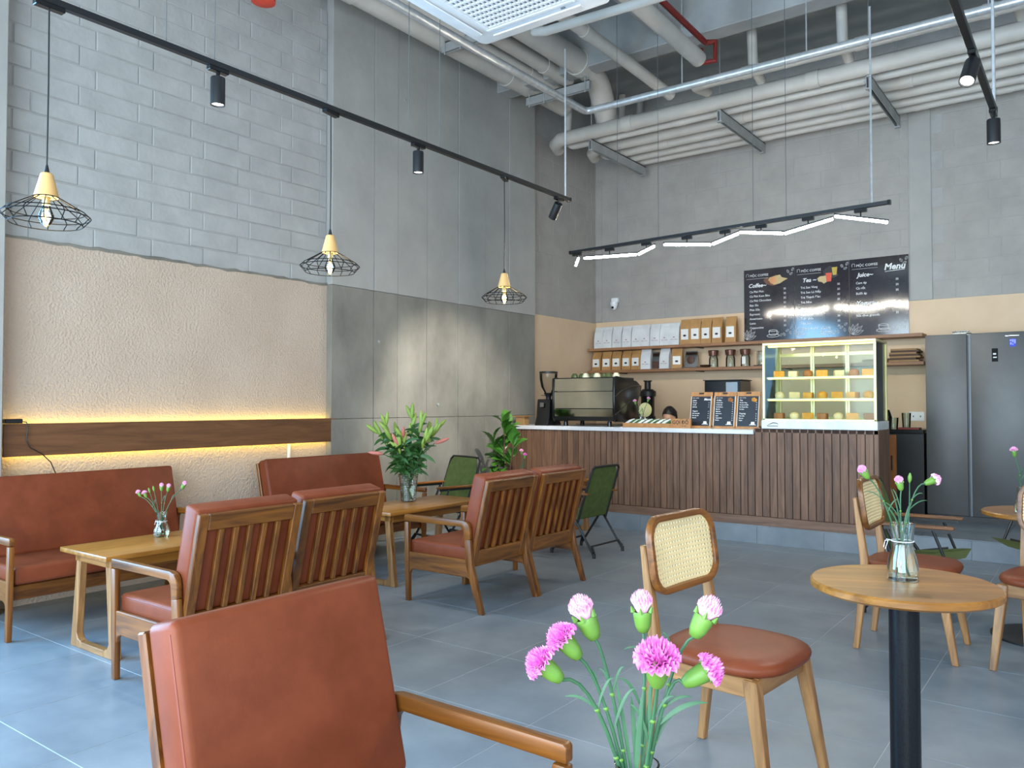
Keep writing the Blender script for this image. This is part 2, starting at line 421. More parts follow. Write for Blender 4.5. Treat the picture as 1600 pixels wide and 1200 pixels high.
# ---- ceiling with beams
ce = struct(MB().bb(XW - 0.2, XR + 0.2, YF - 0.2, YB + 0.2, ZC, ZC + 0.2).build('ceiling', M_ceildark, smooth=0))
MB().bb(XW, XR, 7.21, 7.44, 4.9, ZC + 0.02).build('beam', M_ceil, ce, bevel=0.01)
MB().bb(XW, XR, 3.0, 3.35, 4.95, ZC + 0.02).build('beam', M_ceil, ce, bevel=0.01)
MB().bb(-3.55, -3.25, YF, 7.22, 5.0, ZC + 0.02).build('beam', M_ceil, ce, bevel=0.01)
MB().bb(-3.24, XR, 3.36, 7.2, 5.36, ZC + 0.02).build('slab', M_ceil, ce)
# ---- shop front (behind the camera) and right glazing: posts, rails, sill
wr = struct(MB().bb(XW, XR, YF - 0.15, YF, 3.75, ZC).bb(XW, XR, YF - 0.15, YF, 0, 0.12).build('wall_front', M_paintconc, smooth=0))
ws = struct(MB().bb(XR, XR + 0.15, YF, 0.0, 0, ZC).bb(XR, XR + 0.15, 6.8, YB, 0, ZC).bb(XR, XR + 0.15, 0.0, 6.8, 3.6, ZC).bb(XR, XR + 0.15, 0, 6.8, 0, 0.12).build('wall_right', M_paintconc, smooth=0))
for i in range(5):
    x = XW + 0.1 + i * 2.18
    struct(MB().bb(x - 0.03, x + 0.03, YF - 0.09, YF - 0.01, 0.12, 3.75).build('window_%d' % (i + 1), M_black, bevel=0.004), 'black shop front mullion')
for i in range(4):
    y = 0.05 + i * 2.22
    struct(MB().bb(XR + 0.01, XR + 0.09, y - 0.03, y + 0.03, 0.12, 3.6).build('window_%d' % (i + 6), M_black, bevel=0.004), 'black side glazing mullion')
# ---- floor tiles
YS, YS2, ZP = 7.35, 7.62, 0.17          # riser lines, platform height
fl = struct(MB().bb(XW, XR, YF, YB, -0.2, -0.0012).build('floor', M_grout, smooth=0))
TX, TY = 0.604, 0.632
def tile_mesh(w, h, t=0.008):
    key = ('tile', round(w, 3), round(h, 3), t)
    if key not in cache:
        me = MB().bb(-w / 2, w / 2, -h / 2, h / 2, -t, 0).mesh('tile', bevel=0.0008, smooth=0); me.materials.append(M_tile); cache[key] = me
    return cache[key]
def tile_field(parent, x0, x1, y0, y1, z, ox, oy):
    i0 = math.floor((x0 - ox) / TX); j0 = math.floor((y0 - oy) / TY); g = 0.0016
    i = i0
    while ox + i * TX < x1 - 0.01:
        j = j0
        while oy + j * TY < y1 - 0.01:
            a, b = max(x0, ox + i * TX), min(x1, ox + (i + 1) * TX)
            c, d = max(y0, oy + j * TY), min(y1, oy + (j + 1) * TY)
            if b - a > 0.02 and d - c > 0.02:
                link('tile', tile_mesh(b - a - 2 * g, d - c - 2 * g), None, parent, ((a + b) / 2, (c + d) / 2, z))
            j += 1
        i += 1
tile_field(fl, XW + 0.015, XR, YF, YS, 0.0, -0.679, 2.658)
tile_field(fl, -1.5, XR, YS + 0.002, YS2, 0.0, -0.679, 2.658)
pf = struct(MB().bb(XW + 0.015, -1.5, YS + 0.008, YB, -0.002, ZP - 0.006).bb(-1.5, XR, YS2 + 0.008, YB, -0.002, ZP - 0.006).build('floor_platform', M_grout, smooth=0), 'low tiled platform under the counter')
tile_field(pf, XW + 0.02, -1.5, YS + 0.001, YB - 0.02, ZP, -0.679, YS)
tile_field(pf, -1.498, XR, YS2 + 0.001, YB - 0.02, ZP, -0.679, YS2)
def riser(x0, x1, y):
    x = x0
    while x < x1 - 0.02:
        b = min(x + TX, x1)
        o = MB().bb(x + 0.002, b - 0.002, y, y + 0.008, 0.001, ZP - 0.009).build('riser_tile', M_tile, pf, bevel=0.0015, smooth=0); x += TX
riser(XW + 0.02 - 0.2 + 0.2, -1.5, YS); riser(-1.498, 2.6, YS2)
MB().bb(-1.5, -1.492, YS + 0.002, YS2, 0.001, ZP - 0.009).build('riser_tile', M_tile, pf, smooth=0)

# ================================================================== CEILING SERVICES
def pipe(name, pts, r, mat, label, cat='pipe', group=None, n=16, collars=(), smooth=40):
    o = MB().tube(pts, r, n).build(name, mat, smooth=smooth); tag(o, label, cat, group)
    for (p, q) in collars:
        MB().tube([p, q], r * 1.10, n).build('pipe_collar', mat, o, smooth=smooth)
    return o
def elbow(p0, p1, p2, r, n=6):          # rounded corner points
    p0, p1, p2 = Vector(p0), Vector(p1), Vector(p2)
    a = p1 + (p0 - p1).normalized() * r; b = p1 + (p2 - p1).normalized() * r
    out = [p0]
    for i in range(n + 1):
        t = i / n; out.append((1 - t) ** 2 * a + 2 * t * (1 - t) * p1 + t * t * b)
    return out + [p2]
# row of pipes along the back wall, resting on hanging channels
row = [(8.00, .080, -5.40, 'first and thickest pipe of the row above the counter'), (8.21, .042, -5.25, 'second, slim pipe of the row above the counter'),
       (8.54, .070, -5.20, 'third pipe of the row above the counter'), (8.83, .062, -5.12, 'fourth pipe of the row above the counter'),
       (9.08, .046, -5.0, 'fifth pipe of the row above the counter'), (9.29, .042, -4.85, 'sixth pipe of the row, hugging the back wall')]
for i, (y, r, x0, lb) in enumerate(row):
    z = 4.42 + r
    pts = elbow((x0 - .02, y + .12, z + .9), (x0, y, z), (3.2, y, z), 0.14) if i in (1, 3, 4, 5) else [(x0, y + 0.25, z - .02), (x0 + .05, y + .1, z - .01), (x0 + .2, y, z), (3.2, y, z)]
    cs = [((xc, y, z), (xc + .12, y, z)) for xc in ((-4.35 + .55 * i % 1.6), (-2.3 + .37 * i % 1.1), 0.2 - .2 * i)]
    pipe('ceiling_pipe', pts, r, M_pipe, 'white painted ' + lb, group='pipe row above the counter', collars=cs)
for k, x in enumerate((-4.79, -3.21, -1.735, -0.2)):
    o = thing('pipe_bracket', ['leftmost', 'second', 'third', 'rightmost'][k] + ' hanging steel channel carrying the pipe row', 'bracket', (x, 8.68, 4.30), group='hanging channels under the pipe row')
    MB().bb(-.022, .022, -.69, .69, .105, .115).bb(-.022, -.016, -.69, .69, 0, .115).bb(.016, .022, -.69, .69, 0, .115).build('channel', M_strut, o)
    for s in (-.66, .64): MB().tube([(0, s, 0.0), (0, s, 1.08)], .006, 6).build('hanger_rod', M_galv, o); MB().bb(-.028, .028, s - .022, s + .022, -.012, 0).build('nut_plate', M_strut, o)
# pipe just in front, with side outlets
pipe('ceiling_pipe', elbow((-3.32, 7.95, 4.62), (-3.32, 7.58, 4.56), (3.2, 7.58, 4.56), .12), .056, M_pipe, 'white painted pipe just behind the galvanised rail', collars=[((x, 7.58, 4.56), (x + .10, 7.58, 4.56)) for x in (-2.8, -1.75, -.75, .4)])
for k, x in enumerate((-2.75, -1.9, -.5)):
    pipe('ceiling_pipe', elbow((x, 7.98, 4.60), (x, 7.74, 4.66), (x, 7.68, 5.3), .08), .05, M_pipe, ['short bent outlet pipe rising left of the row', 'short bent outlet pipe rising mid row', 'short bent outlet pipe rising at the right'][k])
# galvanised rail: along the left, then along the counter
gy, gz, gx = 6.94, 4.30, -4.21
pipe('galvanised_rail', elbow((gx, 1.5, gz), (gx, gy, gz), (3.1, gy, gz), .08), .036, M_galv, 'thin shiny galvanised pipe turning above the counter', cat='rail', n=14)
for k, x in enumerate((-3.15, -2.0, -.65)):
    tag(MB().tube([(x, gy, gz), (x, gy, ZC)], .006, 6).build('hanger_rod', M_galv), ['leftmost', 'middle', 'right'][k] + ' thin rod holding up the galvanised rail', 'rod', 'rods of the galvanised rail')
# pipes running along the left wall on two brackets
left = [(-5.28, 4.96, .105, 8.2, 'white pipe closest to the left wall'), (-4.98, 4.93, .06, 7.6, 'slim white pipe second from the left wall'), (-4.78, 4.95, .08, 7.5, 'white pipe third from the left wall')]
for (x, z, r, y1, lb) in left:
    pipe('ceiling_pipe', [(x, 1.0, z), (x, y1, z)], r, M_pipe, lb, group='pipes along the left wall', collars=[((x, 4.6, z), (x, 4.75, z)), ((x, 7.0, z), (x, 7.1, z))])
pipe('ceiling_pipe', elbow((-4.48, 1.0, 4.98), (-4.48, 7.62, 4.98), (-4.62, 8.1, 4.62), .25), .13, M_pipe, 'thickest white pipe bending down beside the bracket', collars=[((-4.48, 7.2, 4.98), (-4.48, 7.3, 4.98))])
pipe('ceiling_pipe', [(-3.85, 3.0, 4.80), (-3.85, 7.0, 4.80), (-3.72, 7.9, 4.66)], .06, M_pipe, 'slim white pipe slanting down right of the thick one', collars=[((-3.85, 6.3, 4.8), (-3.85, 6.4, 4.8))])
pipe('ceiling_pipe', [(-3.05, 2.0, 4.70), (-3.05, 7.1, 4.60)], .075, M_pipe, 'white pipe beside the dark red sprinkler pipe', collars=[((-3.05, 5.2, 4.638), (-3.05, 5.3, 4.636))])
pipe('sprinkler_pipe', [(-2.98, 2.0, 4.84), (-2.98, 6.98, 4.74)], .028, M_red, 'dark red sprinkler pipe under the ceiling', n=10)
o = MB().tube([(-2.98, 6.98, 4.74), (-2.98, 7.1, 4.74), (-2.9, 7.14, 4.74), (-2.9, 7.14, 4.56), (-3.04, 7.12, 4.56), (-3.04, 7.12, 4.7)], .028, 10).build('sprinkler_valve', M_red); tag(o, 'dark red looped sprinkler fitting beside the rail', 'valve')
for k, y in enumerate((5.9, 7.35)):
    z = (4.80, 4.71)[k]
    o = thing('pipe_bracket', ['near', 'far'][k] + ' steel channel bracket on the left concrete wall under pipes', 'bracket', (-5.24, y, z), group='brackets on the left wall')
    MB().bb(0, .84, -.025, .025, .09, .10).bb(0, .84, -.025, -.018, 0, .10).bb(0, .84, .018, .025, 0, .10).build('channel', M_strut, o)
    for s in (.05, .25, .79): MB().tube([(s, -.034, -.03), (s, -.034, .30)], .006, 6).build('bolt', M_galv, o)
    MB().tube([(.80, 0, .1), (.80, 0, ZC - z)], .007, 6).build('hanger_rod', M_galv, o)
pipe('ceiling_pipe', [(-3.86, 5.95, 4.80), (-3.80, 5.55, 4.62), (-3.70, 5.30, 4.36), (-3.55, 5.235, 4.3), (-2.654, 5.287, 4.3), (2.5, 5.5, 4.3)], .036, M_pipe, 'insulated pipe leaving the air conditioner to the right')
tag(MB().tube([(-5.11, 3.69, 4.44), (-5.11, 3.69, 5.38)], .02, 10).lathe([(.001, 0), (.09, .02), (.09, .05), (.03, .09)], 14, (-5.11, 3.69, 4.355)).build('fire_sprinkler', M_redbright), 'bright red sprinkler fitting at the top left', 'sprinkler')

# ---- ceiling cassette air conditioner
ac = thing('air_conditioner', 'white square ceiling cassette air conditioner with slotted grille', 'air conditioner', (-2.80, 3.63, 3.70))
S = .49
MB().prism(rrect(2 * S, 2 * S, .05), 0.0, .055, 'z').build('panel', M_white, ac, bevel=.012, seg=2)
MB().prism(rrect(2 * S - .06, 2 * S - .06, .04), .055, .32, 'z').build('housing', M_white, ac, bevel=.006)
MB().prism(rrect(.62, .62, .04), -.004, .004, 'z').build('grille_recess', M_acgrey, ac)
g = MB()
for i in range(19):
    t = -.29 + i * .0322
    g.bb(t - .0035, t + .0035, -.30, .30, -.014, -.003)
for i in range(13):
    t = -.29 + i * .0483
    g.bb(-.30, .30, t - .008, t + .008, -.013, -.004)
g.prism(rrect(.66, .66, .05), -.012, -.002, 'z') if False else None
go = g.build('grille', M_white, ac); 
for (a, b, c, d) in ((-.33, .33, .30, .33), (-.33, .33, -.33, -.30), (.30, .33, -.30, .30), (-.33, -.30, -.30, .30)):
    MB().bb(a, b, c, d, -.016, .002).build('grille_rim', M_white, ac, bevel=.005)
for (cx, cy, rz) in ((0, .415, 0), (0, -.415, 0), (.415, 0, 90), (-.415, 0, 90)):
    q = Matrix.Rotation(R(rz), 3, 'Z') @ Matrix.Rotation(R(12), 3, 'X')
    MB().box((cx, cy, -.006), (.66, .075, .010), q).build('air_flap', M_white, ac, bevel=.003)
MB().bb(.20, .23, .365, .372, -.006, .002).build('logo_mark', M_acgrey, ac)
for (cx, cy) in ((-.42, -.42), (.42, -.42), (-.42, .42), (.42, .42)):
    MB().tube([(cx, cy, .3), (cx, cy, ZC - 3.70)], .006, 6).build('hanger_rod', M_galv, ac)

# ================================================================== ARMCHAIRS AND BENCHES
def seat_frame(t, W, slats=5, bench=False):
    """wooden frame armchair / bench facing local +x, outer width W, base at z=0"""
    hw = W / 2; th = .029
    a = math.atan2(.135, .55)                      # backrest lean
    for s in (-1, 1):
        y0, y1 = (s * hw, s * (hw - th))
        y0, y1 = min(y0, y1), max(y0, y1)
        MB().prism([(.300, .52), (.338, .52), (.332, .22), (.322, 0), (.290, 0), (.294, .22)], y0, y1, 'y').build('front_leg', M_wood['z'], t, bevel=.005, seg=2)
        MB().prism([(.338, .525), (.338, .560), (.330, .568), (-.172, .568), (-.204, .560), (-.221, .540), (-.229, .505), (-.231, .455),
                    (-.183, .440), (-.182, .475), (-.178, .504), (-.167, .521), (-.150, .528), (.300, .525)], y0, y1, 'y').build('armrest', M_wood['x'], t, bevel=.005, seg=2)
        MB().prism([(-.183, .445), (-.231, .455), (-.247, .30), (-.335, 0), (-.298, 0), (-.225, .205), (-.196, .30)], y0, y1, 'y').build('rear_leg', M_wood['z'], t, bevel=.005, seg=2)
        MB().prism([(.296, .325), (-.200, .325), (-.226, .205), (-.20, .215), (.25, .215), (.275, .205), (.294, .17)], y0 + .004, y1 - .004, 'y').build('side_rail', M_wood['x'], t, bevel=.004)
    rot = Matrix.Rotation(-a, 3, 'Y')
    base = Vector((-.200, 0, .30))
    def P(u, y, h): return base + rot @ Vector((u, 0, h)) + Vector((0, y, 0))   # u forward, h up along the lean
    yi = hw - th - .002
    def bar(name, y0, y1, h0, h1, u0, u1, mat, bv=.004):
        m = MB(); m.box(P((u0 + u1) / 2, (y0 + y1) / 2, (h0 + h1) / 2), (u1 - u0, y1 - y0, h1 - h0), rot)
        return m.build(name, mat, t, bevel=bv)
    bar('back_stile', -yi, -yi + .048, -.02, .543, -.028, 0, M_wood['z']); bar('back_stile', yi - .048, yi, -.02, .543, -.028, 0, M_wood['z'])
    bar('top_rail', -yi + .049, yi - .049, .470, .543, -.027, -.001, M_wood['y']); bar('bottom_rail', -yi + .049, yi - .049, -.02, .085, -.027, -.001, M_wood['y'])
    n = slats; span = 2 * (yi - .048)
    for i in range(n):
        yc = -span / 2 + span * (i + 1) / (n + 1)
        bar('back_slat', yc - .013, yc + .013, .086, .469, -.024, -.004, M_wood['z'], .003)
    MB().bb(.25, .290, -yi, yi, .215, .295).build('front_rail', M_wood['y'], t, bevel=.004)
    cw = 2 * yi - .008
    # seat cushion
    m = MB(); m.bb(-.205, .318, -cw / 2, cw / 2, .300, .400); sc = m.build('seat_cushion', M_leather, t, bevel=.022, seg=3, smooth=60)
    # back cushion
    m = MB(); m.box(P(.054, 0, .315), (.104, cw, .483), rot); bc = m.build('back_cushion', M_leather, t, bevel=.018, seg=3, smooth=60)
    for s in (-1, 1):
        yy = s * (cw / 2 - .002)
        MB().tube([P(.090, yy, .09), P(.090, yy, .53)], .0035, 6).build('seam', M_seam, bc)
        MB().tube([(-.18, s * (cw / 2 - .002), .386), (.30, s * (cw / 2 - .002), .386)], .003, 6).build('seam', M_seam, sc)
    return t
chair0 = thing('armchair', 'rust leather armchair with slatted wooden back, nearer one of the pair facing the left bench', 'armchair', (-3.465, 2.222, 0), math.pi, 'slat back armchairs')
seat_frame(chair0, .610)
dup(chair0, (-3.525, 2.835, 0), math.pi, 'rust armchair with slatted back, farther one of the pair facing the left bench')
dup(chair0, (-3.415, 4.150, 0), math.pi, 'rust armchair with slatted back, in the middle beside the lily table, nearer of its pair')
dup(chair0, (-3.415, 4.765, 0), math.pi, 'rust armchair with slatted back next to the green folding chair, farthest of all four')
fgc = dup(chair0, (-1.275, 1.166, 0), 0.0, 'large rust leather armchair seen from its cushion side in the foreground')
fgc.scale = (1, 1.05, 1)
bench0 = thing('bench_sofa', 'long rust leather bench with wooden arms against the plaster wall, at the left edge', 'bench', (-5.13, 2.515, 0), 0.0, 'benches along the left wall')
seat_frame(bench0, 1.31, 11, True)
dup(bench0, (-5.13, 4.545, 0), 0.0, 'rust leather bench behind the lily table, against the concrete wall')

# ================================================================== COFFEE TABLES
def coffee_table(t, wx, ly, h):
    hx, hy = wx / 2, ly / 2
    MB().bb(-hx, hx, -hy, hy, h - .026, h).build('table_top', M_table['y'], t, bevel=.005, seg=2)
    for s in (-1, 1): MB().bb(s * (hx - .07) - .012, s * (hx - .07) + .012, -hy + .08, hy - .08, h - .085, h - .027).build('apron', M_table['y'], t, bevel=.003)
    for s in (-1, 1):
        yc = s * (hy - .075); y0, y1 = yc - .02, yc + .02
        MB().bb(-hx + .06, hx - .06, y0, y1, h - .075, h - .027).build('apron', M_table['x'], t, bevel=.003)
        for q in (-1, 1):
            P = [(q * .175, h - .03), (q * .130, h - .03), (q * .172, .075), (q * .155, .048), (q * .120, .035), (q * .12, .0), (q * .235, 0)]
            MB().prism(P, y0, y1, 'y').build('leg', M_woodl['z'], t, bevel=.004)
        MB().bb(-.12, .12, y0, y1, 0, .035).build('foot_rail', M_woodl['x'], t, bevel=.003)
    return t
tb = coffee_table(thing('coffee_table', 'low wooden table with trapezoid legs beside the left bench', 'table', (-4.265, 2.53, 0), 0, 'low wooden tables'), .50, 1.06, .535)
dup(tb, (-4.285, 4.53, 0), 0, 'low wooden table holding the tall glass vase of lilies')
dup(tb, (-.61, .80, 0), 0, 'low wooden table under the foreground carnation vase, below the frame')
dup(tb, (-4.50, 6.62, 0), 0, 'low wooden table between the two green folding chairs, mostly hidden')

# ================================================================== CANE BACK CHAIRS
def cane_chair(t):
    for s in (-1, 1):
        # front legs: tapered, splayed forward
        def leg(name, top, bot, a, b, mat):
            m = MB(); vs = []
            for (c, w) in ((bot, b), (top, a)):
                for (dx, dy) in ((-1, -1), (1, -1), (1, 1), (-1, 1)): vs.append((c[0] + dx * w / 2, c[1] + dy * w / 2, c[2]))
            m.add(vs, [(3, 2, 1, 0), (4, 5, 6, 7), (0, 1, 5, 4), (1, 2, 6, 5), (2, 3, 7, 6), (3, 0, 4, 7)])
            return m.build(name, mat, t, bevel=.004)
        leg('front_leg', (.165, s * .19, .415), (.235, s * .222, 0), .048, .030, M_woodl['z'])
        # rear leg: one sweeping post up to the backrest
        pts = [(-.235, 0, .030), (-.190, .40, .040), (-.190, .48, .040), (-.208, .62, .034), (-.232, .80, .022)]
        poly = [(x - w / 2, z) for x, z, w in pts] + [(x + w / 2, z) for x, z, w in reversed(pts)]
        yc = s * .203
        MB().prism(poly, yc - .016, yc + .016, 'y').build('rear_leg', M_woodl['z'], t, bevel=.004)
        MB().bb(-.185, .17, s * .19 - .011, s * .19 + .011, .355, .418).build('side_rail', M_woodl['x'], t, bevel=.003)
    MB().bb(.158, .182, -.18, .18, .355, .418).build('front_rail', M_woodl['y'], t, bevel=.003)
    MB().bb(-.20, -.178, -.18, .18, .355, .418).build('rear_rail', M_woodl['y'], t, bevel=.003)
    # seat pad: rounded-square pillow
    def sup(r, a, ex=3.2):
        c, s_ = math.cos(a), math.sin(a)
        k = r / (abs(c) ** ex + abs(s_) ** ex) ** (1 / ex); return k * c, k * s_
    m = MB(); n = 40
    for (rr, z) in ((.205, .418), (.226, .424), (.232, .438), (.228, .452), (.212, .464), (.17, .470), (.09, .473)):
        for j in range(n):
            x, y = sup(rr, 2 * math.pi * j / n); w = 1.0 - .06 * (x < 0) * abs(x) / .23
            m.v.append((x + .01, y * w, z))
    for i in range(6):
        for j in range(n): m.f.append((i * n + j, i * n + (j + 1) % n, (i + 1) * n + (j + 1) % n, (i + 1) * n + j))
    m.f += [tuple(range(n - 1, -1, -1)), tuple(range(6 * n, 7 * n))]
    m.build('seat_pad', M_leather, t, smooth=60)
    # backrest: curved rounded frame with woven cane
    W, Hh, zc, lean = .455, .275, .762, R(8)
    def B(u, v, d=0):       # u across, v up, d forward; panel curves forward at its ends
        x = -.206 + .28 * u * u + d - math.tan(lean) * v
        return (x, u, zc + v)
    out = rrect(W, Hh, .085, 6); inn = rrect(W - .046, Hh - .046, .066, 6)
    n = len(out); m = MB()
    for d in (-.014, .014):
        m.v += [B(u, v, d) for u, v in out]; m.v += [B(u, v, d) for u, v in inn]
    for j in range(n):
        k = (j + 1) % n
        m.f += [(j, k, n + k, n + j), (2 * n + j, 3 * n + j, 3 * n + k, 2 * n + k), (j, 2 * n + j, 2 * n + k, k), (n + j, n + k, 3 * n + k, 3 * n + j)]
    bf = m.build('back_frame', M_wood['y'], t, bevel=.005, seg=2)
    w2, h2, r2 = (W - .042) / 2, (Hh - .042) / 2, .066
    def half_v(u):           # half height of the opening at u
        a = abs(u)
        if a <= w2 - r2: return h2
        return h2 - r2 + math.sqrt(max(0, r2 * r2 - (a - (w2 - r2)) ** 2))
    def half_u(v):
        a = abs(v)
        if a <= h2 - r2: return w2
        return w2 - r2 + math.sqrt(max(0, r2 * r2 - (a - (h2 - r2)) ** 2))
    m = MB(); nu, nv = 21, 14
    for i in range(nu):
        u = -w2 + 2 * w2 * (i + .5) / nu; h = half_v(u); w = .0056
        vs = []
        for d in (-.0015, .0015): vs += [B(u - w, -h, d), B(u + w, -h, d), B(u + w, h, d), B(u - w, h, d)]
        m.add(vs, [(3, 2, 1, 0), (4, 5, 6, 7), (0, 1, 5, 4), (2, 3, 7, 6), (1, 2, 6, 5), (3, 0, 4, 7)])
    for i in range(nv):
        v = -h2 + 2 * h2 * (i + .5) / nv; h = half_u(v); w = .0048; k = 8
        for q in range(k):
            a, b = -h + 2 * h * q / k, -h + 2 * h * (q + 1) / k
            vs = []
            for d in (-.0022, .0022): vs += [B(a, v - w, d), B(b, v - w, d), B(b, v + w, d), B(a, v + w, d)]
            m.add(vs, [(3, 2, 1, 0), (4, 5, 6, 7), (0, 1, 5, 4), (2, 3, 7, 6)])
    m.build('cane_weave', M_cane, t, smooth=0)
    return t
cc = cane_chair(thing('cane_chair', 'cane back dining chair with rust seat left of the near round table', 'chair', (-1.062, 2.735, 0), R(-6), 'cane back chairs'))
dup(cc, (-.842, 4.738, 0), R(0), 'cane back chair with rust seat behind the near round table')
dup(cc, (-.185, 4.735, 0), R(-102), 'cane back chair cut off by the right edge')

# ================================================================== ROUND TABLES
def round_table(t, h, r):
    MB().lathe([(r - .012, h - .030), (r, h - .022), (r, h - .006), (r - .006, h)], 64).build('table_top', M_table['x'], t)
    MB().lathe([(.15, h - .04), (.15, h - .031)], 24).build('mount_plate', M_black, t)
    MB().lathe([(.045, .02), (.045, h - .04)], 28).build('column', M_speck, t)
    MB().lathe([(.245, 0), (.245, .012), (.23, .018), (.06, .024)], 48).build('base', M_black, t)
    return t
rt = round_table(thing('round_table', 'near round wooden bistro table on a thick black column', 'table', (-.520, 2.80, 0), R(25), 'round bistro tables'), .733, .280)
rt2 = dup(rt, (-.28, 5.33, 0), R(10), 'round bistro table at the right edge behind the cane chairs'); rt2.scale = (1.05, 1.05, .955)

# ================================================================== GREEN FOLDING CHAIRS
def camp_chair(t):
    hw = .25
    fr = MB()
    def tube(name, pts, mat=M_black, r=.011): return MB().tube(pts, r, 8).build(name, mat, t)
    for s in (-1, 1):
        y = s * hw
        tube('front_leg', [(.20, y, 0.02), (-.06, y, .40), (-.12, y, .53)])
        tube('rear_leg', [(-.26, y, 0.02), (-.06, y * .98, .32), (.16, y, .365)])
        tube('back_post', [(-.08, y * .96, .30), (-.16, y * .96, .55), (-.235, y * .92, .78), (-.243, y * .80, .805)])
        tube('arm_brace', [(.20, y * 1.02, .36), (.13, y * 1.02, .545)], r=.009)
        MB().prism([(-.20, .553), (.24, .553), (.25, .563), (.24, .573), (-.20, .573)], y - .022, y + .022, 'y').build('armrest', M_wood['x'], t, bevel=.004)
        MB().bb(-.14, .22, y - .009, y + .009, .532, .552).build('arm_rail', M_black, t)
        for (px_, pz) in ((.20, .02), (-.26, .02)): MB().tube([(px_, y, 0), (px_, y, .045)], .015, 8).build('foot_cap', M_black, t)
    tube('front_bar', [(.20, -hw, .05), (.17, -hw + .02, .10), (.17, hw - .02, .10), (.20, hw, .05)])
    tube('rear_bar', [(-.26, -hw, .05), (-.225, -hw + .02, .10), (-.225, hw - .02, .10), (-.26, hw, .05)])
    tube('top_bar', [(-.243, -hw * .80, .805), (-.246, 0, .808), (-.243, hw * .80, .805)])
    # canvas: slung seat and back with cut-away corners
    def cloth(name, pts, w0, w1, th=.006, notch=True):
        m = MB(); n = 10; k = 8
        def Q(i, j, d):
            f = i / n; a = f * (len(pts) - 1); q = min(int(a), len(pts) - 2); g = a - q
            x = pts[q][0] * (1 - g) + pts[q + 1][0] * g; z = pts[q][1] * (1 - g) + pts[q + 1][1] * g
            w = w0 + (w1 - w0) * f
            if notch and f > .86: w *= 1 - (f - .86) * 1.5
            yy = (-1 + 2 * j / k) * w
            sag = -.018 * (1 - (2 * j / k - 1) ** 2) * math.sin(math.pi * f)
            return (x - sag * .6 * 0 + d, yy, z + sag + d * .3)
        for d in (0, th):
            m.v += [Q(i, j, d) for i in range(n + 1) for j in range(k + 1)]
        T = (n + 1) * (k + 1)
        for i in range(n):
            for j in range(k):
                a = i * (k + 1) + j
                m.f += [(a, a + 1, a + k + 2, a + k + 1), (T + a, T + a + k + 1, T + a + k + 2, T + a + 1)]
        return m.build(name, M_green, t, smooth=60)
    cloth('seat_canvas', [(-.10, .33), (.06, .345), (.29, .385)], hw - .012, hw - .012)
    cloth('back_canvas', [(-.088, .33), (-.16, .56), (-.236, .80)], hw - .016, hw - .028)
    return t
gc = camp_chair(thing('folding_chair', 'green canvas folding chair by the concrete wall behind the lily table', 'chair', (-4.88, 5.53, 0), R(-104), 'green folding chairs'))
gb = dup(gc, (-3.70, 6.06, 0), R(178), 'green canvas folding chair seen from behind in front of the counter')
gb.scale = (.95, .93, .95)
dup(gc, (-.97, 5.60, 0), R(2), 'green canvas folding chair low behind the near round table')
dup(gc, (-.29, 6.30, 0), R(200), 'folding chair with black legs at the right edge near the fridge')

# ================================================================== WALL LIGHT BOARD
wbd = thing('wall_light_board', 'long horizontal wooden board on the plaster wall glowing yellow behind', 'wall light', (XW, 3.48, 1.07))
MB().bb(.060, .082, -1.36, 1.355, -.104, .106).build('board', M_beam, wbd, bevel=.002)
for y in (-1.1, 0, 1.1): MB().bb(.014, .060, y - .02, y + .02, -.05, .05).build('standoff', M_beam, wbd)
for z in (-.085, .085):
    MB().bb(.046, .059, -1.33, 1.33, z - .008, z + .008).build('light_strip', M_yellow, wbd)
ad = thing('power_adapter', 'small black power adapter with dangling cable on the wall board', 'adapter', (XW + .082, 2.2, 1.19))
MB().bb(-.02, .03, -.085, .02, -.012, .018).build('adapter_body', M_blackgloss, ad, bevel=.005)
MB().tube([(.015, .02, 0), (.016, .045, -.005), (.016, .052, -.05), (.016, .045, -.12), (.016, .07, -.17), (.012, .14, -.21), (.006, .20, -.27), (.0, .24, -.36), (-.03, .26, -.44)], .0035, 6).build('cable', M_black, ad)
cd = thing('cable_conduit', 'thin white vertical conduit under the wall board', 'conduit', (XW + .014, 4.36, .80))
MB().bb(0, .014, -.012, .012, -.2, .16).build('channel', M_white, cd, bevel=.003); MB().bb(0, .018, -.016, .016, .02, .035).build('clip', M_white, cd)

# ================================================================== TRACK LIGHTS
def track(name, label, p0, p1):
    p0, p1 = Vector(p0), Vector(p1); t = thing(name, label, 'track light', p0)
    d = p1 - p0; ln = d.length; q = Vector((1, 0, 0)).rotation_difference(d).to_matrix()
    MB().box(d / 2, (ln, .034, .030), q).build('rail', M_black, t, bevel=.002)
    for k in (0, 1): MB().box(d * k, (.02, .037, .033), q).build('end_cap', M_blackgloss, t)
    return t
ZT = 3.03
tr1 = track('light_track', 'long black lighting track hanging along the left side', (-3.6, 1.40, ZT), (-3.6, 5.66, ZT))
for y in (2.05, 2.31, 3.72, 4.02, 5.60): MB().tube([(0, y - 1.40, 0), (0, y - 1.40, (gz if y > 5 else ZC) - ZT)], (.0075 if y > 5 else .0022), 6).build('suspension_wire', M_galv if y > 5 else M_cable, tr1)
tr2 = track('light_track', 'short black lighting track hanging at the upper right', (-.482, 3.0, ZT), (-.488, 5.42, ZT))
for y in (3.4, 5.36): MB().tube([(0, y - 3.0, 0), (0, y - 3.0, ZC - ZT)], .009, 8).build('suspension_rod', M_galv, tr2)
